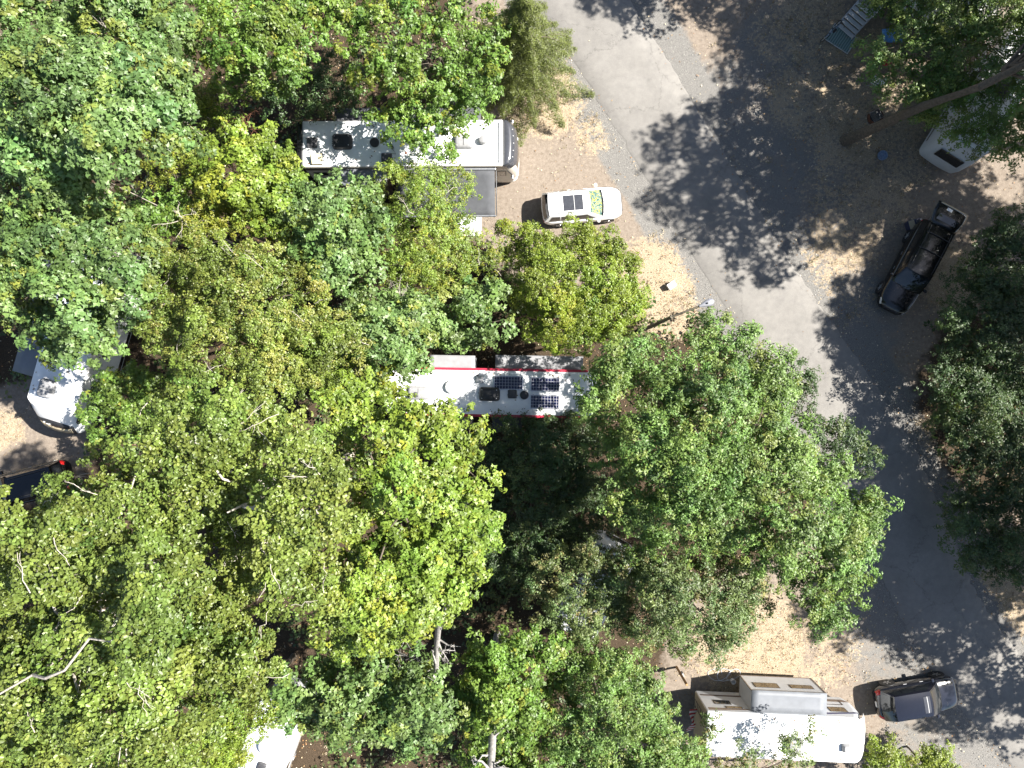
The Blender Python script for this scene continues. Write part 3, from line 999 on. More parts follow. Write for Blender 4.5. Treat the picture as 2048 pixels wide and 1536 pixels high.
# ------------------------------------------------------------------ cars
def make_car(name, label, cat, loc, rz, L, W, H, paint, cowl, wf, wr, rg, hood=1.02, belt=1.05, sunroof=None, rails=False, shade=False, hatch=False, plate=True, cabin=(.90, .70), crossbars=()):
    """cowl: x of the windscreen foot, wf: roof front, wr: roof rear, rg: rear-glass foot (local x, forward +)"""
    t = thing(name, label, cat, loc, rz)
    S = np.concatenate([[-1, -0.992, -0.975, -0.95, -0.91, -0.86], np.linspace(-0.78, 0.7, 13), [.76, .82, 0.87, .91, 0.945, 0.97, 0.987, 0.996, 1]])
    rings = []
    for s in S:
        a = abs(s)
        w = W / 2 * (1 - 0.035 * a ** 3) * (1 - (.42 if s > 0 else .30) * (1 - math.sqrt(max(0, 1 - max(0, (a - (.66 if s > 0 else .80)) / (.34 if s > 0 else .20)) ** 2))))
        x = s * L / 2
        if s > 0:
            zt = np.interp(x, [0, cowl, L / 2 * 0.9, L / 2 * .97, L / 2], [belt, hood + .02, hood - 0.16, hood - .3, hood - .42])
            zb = np.interp(s, [0.7, 1], [0.26, 0.34])
        else:
            zt = np.interp(x, [-L / 2, -L / 2 * .97, -L / 2 * .9, 0], [belt - .22, belt - .1, belt, belt])
            zb = np.interp(-s, [0.7, 1], [0.26, 0.4])
        w = float(w)
        half = [(0.84 * w, zb), (0.97 * w, zb + .12), (w, zb + .3), (0.995 * w, zt - .22), (0.965 * w, zt - .08), (0.88 * w, zt - .01), (0.5 * w, zt + .025), (0, zt + .035)]
        ring = [(x, -y, z) for y, z in half] + [(x, y, z) for y, z in half[-2::-1]]
        rings.append(ring)
    MB().loft(rings).build('body', paint, t, True)
    RG_ = np.array(rings)

    def skin(sv, q, sd, off=.012):
        f = np.interp(sv, S, np.arange(len(S)))
        i = min(int(f), len(S) - 2)
        rg_ = RG_[i] * (1 - (f - i)) + RG_[i + 1] * (f - i)
        j = min(int(q), 6)
        p = rg_[j] * (1 - (q - j)) + rg_[j + 1] * (q - j)
        return (p[0] + math.copysign(off, sv) * .6, -sd * (abs(p[1]) + off * .6) * -1 if sd > 0 else p[1] - off * .6, p[2] + off * .5)
    # cabin
    bw, tw = W / 2 * cabin[0], W / 2 * cabin[1]
    zt_ = H - 0.05
    zbelt = belt - 0.02

    def patch(kind, u, v, off=0.0):
        if kind == 'front':
            y = (2 * u - 1)
            yy = y * (bw + (tw - bw) * v)
            x = cowl + (wf - cowl) * v + 0.12 * (1 - y * y) * (1 - 0.5 * v) + off * 0.8
            return (x, yy, zbelt + (zt_ - zbelt) * v + 0.03 * math.sin(math.pi * v) + off * 0.6)
        if kind == 'rear':
            y = (2 * u - 1)
            yy = y * (bw + (tw - bw) * v)
            x = rg + (wr - rg) * v - 0.10 * (1 - y * y) * (1 - 0.5 * v) - off * 0.8
            return (x, yy, zbelt + (zt_ - zbelt) * v + 0.03 * math.sin(math.pi * v) + off * 0.6)
        s_ = 1 if kind == 'left' else -1
        x = (rg + (cowl - rg) * u) + ((wr + (wf - wr) * u) - (rg + (cowl - rg) * u)) * v
        yy = bw + (tw - bw) * v + 0.05 * math.sin(math.pi * v) * math.sin(math.pi * u) + off
        return (x, s_ * yy, zbelt + (zt_ - zbelt) * v)
    cb = MB()
    for kd in ('front', 'rear', 'left', 'right'):
        cb.grid(lambda u, v, kd=kd: patch(kd, u, v), 10, 6)

    def roof(u, v, off=0.0):
        y = 2 * v - 1
        x = wr + (wf - wr) * u
        x += (0.06 if u > .5 else -0.05) * (1 - y * y) * abs(2 * u - 1) ** 6
        cr = 0.07 * (1 - abs(y) ** 3) * (1 - 0.55 * abs(2 * u - 1) ** 3)
        return (x, y * tw, zt_ + cr + off)
    cb.grid(roof, 12, 10)
    cb.build('cabin', paint, t, True)
    if not hatch:
        MB().grid(lambda u, v: patch('rear', .06 + .88 * u, .12 + .78 * v, .012), 10, 5).build('rear_window', 'glass_dark', t, True)
    ws = MB().grid(lambda u, v: patch('front', .04 + .92 * u, .04 + .9 * v, .012), 10, 5).build('windshield', 'sunshade_print' if shade else 'glass_dark', t, True)  # flag swaps dark glass for the blotchy coloured pattern
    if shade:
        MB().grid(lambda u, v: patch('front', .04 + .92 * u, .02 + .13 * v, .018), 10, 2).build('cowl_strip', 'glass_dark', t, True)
    wp = MB()
    for k in (0.15, 0.52):
        wp.tube([patch('front', k, .02, .03), patch('front', k + .33, .1, .03)], 0.012, 5)
    wp.build('wiper', 'black_plastic', t)
    for kd in ('left', 'right'):
        for (u0, u1) in ((.07, .26), (.29, .57), (.60, .90)):
            MB().grid(lambda u, v, kd=kd, u0=u0, u1=u1: patch(kd, u0 + (u1 - u0) * u, .14 + .70 * v, .012), 5, 4).build('side_window', 'glass_dark', t, True)
    if sunroof:
        a0, a1 = sunroof
        MB().grid(lambda u, v: roof(a0 + (a1 - a0) * u, .17 + .66 * v, .008), 6, 6).build('sunroof', 'charcoal_gloss', t, True)
        am = a0 + (a1 - a0) * 0.55
        MB().grid(lambda u, v: roof(am + .012 * u, .17 + .66 * v, .012), 1, 6).build('sunroof_bar', 'pale_plastic', t)
    if rails:
        for v in (.09, .91):
            MB().tube([tuple(np.array(roof(u, v)) + np.array((0, 0, .05 if 0.1 < u < .9 else 0.0))) for u in (.06, .12, .3, .5, .7, .86, .92)], 0.02, 6).build('roof_rail', 'metal' if paint == 'white_paint_car' else 'black_plastic', t, True)
    for u_ in crossbars:
        MB().tube([tuple(np.array(roof(u_, v)) + np.array((0, 0, .05))) for v in (.04, .3, .5, .7, .96)], 0.025, 6).build('crossbar', 'black_plastic', t)
    fx, rx = L / 2 * 0.62, -L / 2 * 0.60
    for s_ in (-1, 1):
        for x in (fx, rx):
            MB().lathe([(0.43, -0.05), (0.43, 0.02), (0.40, 0.03), (.05, .03)], (x, s_ * (W / 2 - 0.012) * 0.985, 0.36), 20, 'y').build('wheel_arch', 'black_plastic', t, True)
            wheel(t, x, s_ * (W / 2 - 0.125), 0.36, 0.24, s_)
        mr = MB().box((cowl - 0.28, s_ * (W / 2 + 0.08), belt + 0.06), (0.16, 0.22, 0.15)).build('mirror', paint, t, bevel=0.04)
        MB().grid(lambda u, v: skin(.865 + .11 * u, 3.3 + 1.3 * v * (1 - .4 * (1 - u)), s_), 6, 4).build('headlight', 'head_lens', t, True)
        MB().grid(lambda u, v: skin(-.90 - .09 * u, 3.2 + 2.1 * v, s_), 6, 4).build('taillight', 'tail_red', t, True)
        MB().grid(lambda u, v: skin(.64 + .008 * u, 2.5 + 3.6 * v, s_, .004), 1, 6).build('panel_gap', 'black_plastic', t)
        for k, x in enumerate((fx - 1.2, fx - 2.15)):
            MB().box((x, s_ * (W / 2 * 0.985 + 0.01), 0.86), (0.2, 0.03, 0.03)).build('door_handle', 'metal' if paint != 'white_paint_car' else 'white_plastic', t)
    gr = MB().box((L / 2 - 0.03, 0, hood - 0.42), (0.12, W * 0.5, 0.18)).build('grille', 'black_plastic', t, bevel=0.03)
    if plate:
        MB().box((-L / 2 - 0.01, 0, 0.72), (0.03, 0.32, 0.16)).build('licence_plate', 'white_plastic', t)
    if hatch:
        MB().grid(lambda u, v: patch('rear', .04 + .92 * u, .02 + .9 * v, .01), 8, 4).build('cargo_opening', 'black_plastic', t)
        g = MB().grid(lambda u, v: (wr + 0.05 - 1.25 * u, (2 * v - 1) * (tw + 0.16 * min(1, 2 * u)), H - 0.0 + 0.18 * u - 0.1 * u * u - 0.05 * abs(2 * v - 1) ** 3), 8, 10).build('liftgate', paint, t, True, solid=0.04)
        MB().grid(lambda u, v: (wr - 0.2 - 0.34 * u, (2 * v - 1) * (tw - 0.15), H + 0.075 + 0.16 * (0.13 + .42 * u)), 4, 6).build('liftgate_window', 'glass_dark', g, True)
        MB().box((wr - 0.95, -0.18, H + 0.115), (0.16, 0.32, 0.02)).build('licence_plate', 'white_plastic', g)
        for s_ in (-1, 1):
            MB().tube([(wr - 0.05, s_ * tw, H - 0.35), (wr - 0.7, s_ * (tw + .05), H + 0.02)], 0.015, 5).build('strut', 'dull_metal', g)
    return t


make_car('parked_car', 'white crossover with panoramic sunroof and patterned windscreen on dirt drive', 'car', P(1164, 411, 0.8)[:2] + (0,), math.radians(5.0), 4.68, 1.9, 1.66, 'white_paint_car',
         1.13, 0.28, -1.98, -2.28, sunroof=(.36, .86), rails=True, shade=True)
make_car('parked_car', 'black full-size sport utility vehicle with its rear liftgate raised', 'car', P(1822, 536, 0.6)[:2] + (0,), math.atan2(-0.885, -0.465), 5.6, 2.0, 1.9, 'black_paint',
         1.35, 0.55, -2.4, -2.62, hood=1.16, belt=1.18, rails=True, hatch=True, cabin=(.93, .79), crossbars=(.22, .55))
make_car('parked_car', 'dark navy crossover parked nose-out ahead of the trailer tongue', 'car', P(1836, 1396, 0.8)[:2] + (0,), math.radians(9.5), 4.85, 1.92, 1.7, 'navy_paint',
         1.1, 0.3, -1.75, -2.2, sunroof=(.78, .95), rails=False, cabin=(.92, .75))
make_car('parked_car', 'black sport utility vehicle with red taillight, half under poplar leaves', 'car', P(50, 972, 0.9)[:2] + (0,), math.radians(195), 5.2, 2.0, 1.85, 'black_paint',
         1.2, 0.4, -2.2, -2.45, hood=1.12, belt=1.14, rails=True)
make_car('parked_car', 'dark car glimpsed through gaps at the outer fringe of the poplar crown', 'car', P(-30, 1146, 0.9)[:2] + (0,), math.radians(170), 4.7, 1.85, 1.5, 'navy_paint',
         1.1, 0.2, -1.6, -2.1)

# ------------------------------------------------------------------ trees
LEAVES = {}


def leaf_shape(kind):
    """vertices (u along, v across, w up) and faces of one leaf, base at 0, length 1"""
    if kind == 'maple':     # five lobes
        v = [(0, 0, 0), (.34, -.50, .02), (.46, -.22, .06), (1.0, 0, -.08), (.46, .22, .06), (.34, .50, .02)]
        return np.array(v), np.array([(0, i, i + 1) for i in range(1, 5)])
    if kind == 'oak':       # narrow, three lobes
        v = [(0, 0, 0), (.42, -.30, .04), (.52, -.13, .05), (1.0, 0, -.08), (.52, .13, .05), (.42, .30, .04)]
        return np.array(v), np.array([(0, i, i + 1) for i in range(1, 5)])
    if kind == 'round':     # broad oval, folded on the midrib
        v = [(0, 0, 0), (.28, -.33, .10), (.72, -.30, .09), (1.0, 0, -.02), (.72, .30, .09), (.28, .33, .10)]
        return np.array(v), np.array([(0, 1, 2), (0, 2, 3), (0, 3, 4), (0, 4, 5)])
    if kind == 'small':
        v = [(0, 0, 0), (.5, -.34, .07), (1, 0, 0), (.5, .34, .07)]
        return np.array(v), np.array([(0, 1, 2), (0, 2, 3)])
    v = [(0, 0, 0), (.45, -.09, 0), (1, 0, -.05), (.45, .09, 0)]
    return np.array(v), np.array([(0, 1, 2), (0, 2, 3)])


def unit(a):
    return a / np.maximum(np.linalg.norm(a, axis=-1, keepdims=True), 1e-9)


def rosettes_to_mesh(name, R, A, C, size, K, kind, droop, r_):
    """R rosette centres, A axes, C colours -> mesh of leaves"""
    M = len(R)
    base_v, base_f = leaf_shape(kind)
    e1 = unit(np.cross(A, unit(r_.normal(size=(M, 3)))))
    e2 = np.cross(A, e1)
    phi = (np.arange(K)[None, :] * (2 * math.pi / K) + r_.uniform(0, 6.28, (M, 1)) + r_.normal(0, 0.35, (M, K)))
    d = e1[:, None] * np.cos(phi)[..., None] + e2[:, None] * np.sin(phi)[..., None]
    th = r_.uniform(droop[0], droop[1], (M, K))[..., None]
    Ab = A[:, None]
    t = d * np.cos(th) - Ab * np.sin(th)
    n = Ab * np.cos(th) + d * np.sin(th)
    # twist about the leaf's own length
    tw = r_.normal(0, 0.35, (M, K))[..., None]
    s = np.cross(n, t)
    s2 = s * np.cos(tw) + n * np.sin(tw)
    n2 = n * np.cos(tw) - s * np.sin(tw)
    sz = (size * r_.uniform(0.6, 1.2, (M, K)))[..., None]
    off = R[:, None] + t * sz * r_.uniform(0.05, 0.5, (M, K))[..., None] + Ab * r_.normal(0, 0.25, (M, K))[..., None] * size
    off, t, s2, n2, sz = [q.reshape(-1, q.shape[-1]) for q in (off, t, s2, n2, sz)]
    u, v, w = base_v[:, 0], base_v[:, 1], base_v[:, 2]
    V = off[:, None] + sz[:, None] * (t[:, None] * u[None, :, None] + s2[:, None] * v[None, :, None] + n2[:, None] * w[None, :, None])
    nl, nv = V.shape[:2]
    F = (base_f[None] + (np.arange(nl) * nv)[:, None, None]).reshape(-1, 3)
    me = np_mesh(name, V.reshape(-1, 3), tris=F)
    cl = np.repeat(C, K, axis=0) * r_.uniform(0.78, 1.22, (nl, 1))
    cl = np.concatenate([np.clip(cl, 0.004, 0.7), np.ones((nl, 1))], 1)
    a = me.attributes.new('col', 'FLOAT_COLOR', 'POINT')
    a.data.foreach_set('color', np.repeat(cl, nv, axis=0).astype(np.float32).ravel())
    return me, len(F)


TRI = [0]
SPEC = dict(
    cool=dict(kind='maple', size=.20, K=6, col=(.118, .190, .054), alt=(.20, .22, .035), altp=.07, droop=(.05, .8), mat='leaf', dens=9.5),
    bright=dict(kind='maple', size=.185, K=6, col=(.150, .216, .030), alt=(.25, .26, .03), altp=.10, droop=(.05, .8), mat='leaf', dens=10.5),
    fresh=dict(kind='maple', size=.165, K=6, col=(.115, .195, .032), alt=(.23, .23, .03), altp=.07, droop=(.05, .8), mat='leaf', dens=12.5),
    yellow=dict(kind='oak', size=.13, K=7, col=(.168, .210, .028), alt=(.30, .28, .03), altp=.2, droop=(.0, .8), mat='leaf', dens=13.0),
    lime=dict(kind='oak', size=.13, K=7, col=(.142, .205, .030), alt=(.26, .26, .03), altp=.16, droop=(.0, .8), mat='leaf', dens=13.0),
    brown=dict(kind='small', size=.105, K=7, col=(.142, .190, .034), alt=(.23, .21, .05), altp=.18, droop=(.0, .8), mat='leaf', dens=19.0),
    yellowgreen=dict(kind='small', size=.10, K=7, col=(.155, .212, .022), alt=(.21, .22, .03), altp=.10, droop=(.0, .8), mat='leaf', dens=26.0),
    oak=dict(kind='oak', size=.16, K=7, col=(.118, .196, .044), alt=(.18, .205, .045), altp=.14, droop=(.0, .8), mat='leaf', dens=12.5),
    dusty=dict(kind='oak', size=.145, K=7, col=(.116, .166, .052), alt=(.24, .18, .08), altp=.10, droop=(.0, .8), mat='leaf', dens=13.0),
    poplar=dict(kind='round', size=.105, K=6, col=(.130, .180, .036), alt=(.19, .215, .045), altp=.15, droop=(.1, 1.1), mat='leaf_glossy', dens=33.0, kd=1.7),
    dark=dict(kind='oak', size=.15, K=7, col=(.050, .088, .026), alt=(.10, .12, .025), altp=.06, droop=(.0, .7), mat='leaf', dens=11.0),  # shade put into the leaf colour, for crowns standing out of the sun
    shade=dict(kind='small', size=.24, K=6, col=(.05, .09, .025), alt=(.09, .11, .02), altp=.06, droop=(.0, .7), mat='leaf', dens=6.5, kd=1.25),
)


def crown_mesh(name, lobes, sp, r_, cover=1.0, flat=0.72, kc=4.6, kd=1.45, shell_only=False):
    """lobes: list of (x,y,z,R) in metres"""
    Rs, As, Cs, clumps = [], [], [], []
    col, alt = np.array(sp['col']), np.array(sp['alt'])
    top = max(l[2] + l[3] for l in lobes)
    for (x, y, z, R) in lobes:
        n = max(4, int(cover * kc * (R / 0.62) ** 2))
        for i in range(n):
            d = unit(r_.normal(size=3))
            if d[2] < -0.25:
                d[2] = -d[2]
            inner = (not shell_only) and r_.random() < 0.24
            rad = R * (r_.uniform(.25, .7) if inner else (r_.uniform(.95, 1.25) if shell_only else r_.uniform(.62, 1.16)))
            c = np.array([x, y, z]) + d * rad * np.array([1, 1, flat])
            rho = r_.uniform(0.26, 0.62) * min(1.0, 0.55 + R * 0.35)
            clumps.append((c, rho))
            axis = unit(d * 0.75 + np.array([0, 0, .6]) + r_.normal(0, .25, 3))
            m_ = max(3, int(sp['dens'] * math.pi * rho * rho * kd))
            q = unit(r_.normal(size=(m_, 3)))
            flip = (q @ axis) < -0.15
            q[flip] -= 2 * (q[flip] @ axis)[:, None] * axis
            pos = c + q * (rho * r_.uniform(.35, 1.08, (m_, 1)) ** 0.7) * (1 - 0.35 * np.abs(q @ axis))[:, None]
            hh = unit(np.array([d[0], d[1], .15]) + r_.normal(0, .25, 3))
            pos = pos + hh * ((q @ hh) * rho * r_.uniform(.35, 1.0))[:, None]
            Rs.append(pos)
            As.append(unit(q * 0.5 + axis * 0.45 + np.array([0.22, .03, .55]) + r_.normal(0, .28, (m_, 3))))
            f = r_.uniform(.72, 1.26)
            cc = col * f * np.array([1 + r_.normal(0, .05), 1, 1 + r_.normal(0, .05)])
            if r_.random() < sp['altp']:
                cc = cc * .5 + alt * .5
            cj = np.repeat(cc[None], m_, 0) * r_.uniform(.85, 1.15, (m_, 1))
            yl = r_.random(m_) < 0.03
            cj[yl] = cj[yl] * .3 + alt * .8
            Cs.append(cj)
    R, A, C = np.concatenate(Rs), np.concatenate(As), np.concatenate(Cs)
    me, nt_ = rosettes_to_mesh(name, R, A, C, sp['size'], sp['K'], sp['kind'], sp['droop'], r_)
    TRI[0] += nt_
    return me, clumps


BOUGHS = {}


def bough(species, R, cover, r_):
    """shared mesh of one leafy bough of about this radius"""
    k = round(math.log(R) / math.log(1.28))
    cq = min((.35, .65, 1.0), key=lambda q: abs(q - cover))
    key = (species, k, cq, int(r_.integers(0, 2)))
    if key not in BOUGHS:
        rr = np.random.default_rng(abs(hash(species + str(key[1:]))) % 99991 if False else sum(ord(ch) for ch in species) * 131 + k * 17 + key[3] * 7 + int(cq * 100))
        BOUGHS[key] = (crown_mesh('leafy_bough', [(0, 0, 0, 1.28 ** k)], SPEC[species], rr, cq, .8, 7.6, SPEC[species].get('kd', 2.3))[0], 1.28 ** k)
        BOUGHS[key][0].materials.append(MATS[SPEC[species]['mat']])
    return BOUGHS[key]


def limb(mb_, a, b_, r0, r1, r_, sag=0.12, n=5, seg=6):
    a, b_ = np.array(a, float), np.array(b_, float)
    L = np.linalg.norm(b_ - a)
    pts, rad = [], []
    j = r_.normal(0, .05 * L, (n + 1, 3))
    for i in range(n + 1):
        t = i / n
        p = a * (1 - t) + b_ * t
        p[2] += sag * L * math.sin(math.pi * t) * 0.6
        p = p + j[i] * math.sin(math.pi * t)
        pts.append(p)
        rad.append(r0 + (r1 - r0) * t ** 0.8)
    mb_.tube(pts, rad, seg)
    return pts


def make_tree(name, label, lobes, species, seed, cat='tree', base=None, cover=1.0, bark='bark', group=None, bare=0, r_trunk=None, lean=None, flat=.72, twigs=24, spine=None, loose=1.0):
    r_ = np.random.default_rng(seed)
    sp = SPEC[species]
    cx = np.mean([l[0] for l in lobes])
    cy = np.mean([l[1] for l in lobes])
    zlo = min(l[2] for l in lobes)
    ztop = max(l[2] + l[3] * .6 for l in lobes)
    if base is None:
        base = (cx, cy)
    t = thing(name, label, cat, (base[0], base[1], 0), 0, group)
    L0 = [(x - base[0], y - base[1], z, R) for x, y, z, R in lobes]
    me, clumps = crown_mesh('crown', L0, sp, r_, cover * loose, flat, 0.75, 1.7, True)
    cr = link_mesh('crown', me, sp['mat'], t)
    for (x, y, z, R) in L0:
        bme, Rc = bough(species, R, cover, r_)
        bo = bpy.data.objects.new('leafy_bough', bme)
        COL.objects.link(bo)
        bo.parent = cr
        bo['kind'] = 'stuff'
        bo.location = (x, y, z)
        bo.rotation_euler = (r_.normal(0, .18), r_.normal(0, .18), r_.uniform(0, 6.28))
        k_ = R / Rc
        bo.scale = (k_ * r_.uniform(.92, 1.08), k_ * r_.uniform(.92, 1.08), k_ * r_.uniform(.85, 1.1))
        f = r_.uniform(.84, 1.18)
        w_ = r_.normal(0, .045)
        bo.color = (f * (1 + w_), f, f * (1 - w_ * .6), 1)
    # wood
    wd = MB()
    rt = r_trunk or max(0.05, ztop * 0.0115)
    zf = max(zlo * 0.45, 0.4)
    tipx, tipy = (cx - base[0]), (cy - base[1])
    fixed = spine
    spine = [(0, 0, -0.3), (0.02, 0, .3), (tipx * .2 + r_.normal(0, .08), tipy * .2 + r_.normal(0, .08), zf), (tipx * .7, tipy * .7, (zf + ztop) / 2), (tipx, tipy, ztop - 0.6)]
    if fixed:
        spine = [(p[0] - base[0], p[1] - base[1], p[2] - (.3 if k == 0 else 0)) for k, p in enumerate(fixed)]
    wd.tube(spine, [rt * 1.5, rt * 1.1, rt * .9, rt * (.75 if fixed else .5), rt * (.55 if fixed else .12)], 9)
    for (x, y, z, R) in L0:
        u = min(.92, max(.25, (z - 1.2 * R - zf) / max(.1, ztop - zf)))
        a = np.array(spine[2]) * (1 - u) + np.array(spine[4]) * u
        limb(wd, a, (x, y, z), rt * (.55 - .3 * u), rt * .10, r_)
    k = min(len(clumps), twigs)
    for i in r_.choice(len(clumps), k, replace=False):
        c, rho = clumps[i]
        l = min(L0, key=lambda q: (q[0] - c[0]) ** 2 + (q[1] - c[1]) ** 2 + (q[2] - c[2]) ** 2)
        limb(wd, (l[0], l[1], l[2] - .1), c, rt * .09 + .008, .006, r_, .05, 3, 5)
    wd.build('trunk', bark, t, True)
    if bare:
        bb = MB()
        for i in r_.choice(len(clumps), min(bare, len(clumps)), replace=False):
            c, rho = clumps[i]
            d = unit(np.array([r_.normal(), r_.normal(), abs(r_.normal()) * .25 + .1]))
            L = r_.uniform(.35, 1.0)
            a = c + np.array([0, 0, rho * .55])
            e = a + d * L
            limb(bb, a - d * L * .4, e, .013, .005, r_, .12, 5, 5)
            for _ in range(3):
                s = a + (e - a) * r_.uniform(.1, .9)
                limb(bb, s, s + unit(d + r_.normal(0, .6, 3)) * L * r_.uniform(.2, .5), .007, .003, r_, .1, 3, 4)
        bb.build('bare_twigs', 'bark_pale', t)['kind'] = 'stuff'
    return t


def in_poly(p, poly):
    x, y = p
    ins = False
    j = len(poly) - 1
    for i in range(len(poly)):
        xi, yi = poly[i]
        xj, yj = poly[j]
        if (yi > y) != (yj > y) and x < (xj - xi) * (y - yi) / (yj - yi) + xi:
            ins = not ins
        j = i
    return ins


def edge_dist(p, poly):
    d = 1e9
    for a, b_ in zip(poly, poly[1:] + poly[:1]):
        a, b_ = np.array(a, float), np.array(b_, float)
        ab = b_ - a
        t = np.clip((np.array(p) - a) @ ab / (ab @ ab), 0, 1)
        d = min(d, np.linalg.norm(np.array(p) - a - t * ab))
    return d


def lobes_in(poly, ztop, zedge, rpx, seed, tries=1600, space=.92):
    """crown lobes from an outline traced in the photograph; heights from the tree's likely size"""
    r_ = np.random.default_rng(seed)
    xs, ys = [p[0] for p in poly], [p[1] for p in poly]
    pts = []
    for _ in range(tries):
        p = (r_.uniform(min(xs), max(xs)), r_.uniform(min(ys), max(ys)))
        if not in_poly(p, poly):
            continue
        d = edge_dist(p, poly)
        if d < rpx * 0.42:
            continue
        rp = min(rpx * r_.uniform(.75, 1.25), d * 1.15)
        if all(math.hypot(p[0] - q[0], p[1] - q[1]) > space * .6 * (rp + q[2]) for q in pts):
            pts.append((p[0], p[1], rp, d))
    dm = max(p[3] for p in pts)
    out = []
    for px, py, rp, d in pts:
        z = zedge + (ztop - zedge) * (d / dm) ** .7 + r_.normal(0, .06 * ztop)
        s = (CAM_H - z) / FPX
        R = rp * s
        out.append((*P(px, py, z - .3 * R), R))
    return out


def G(px, py):
    return P(px, py)[:2]


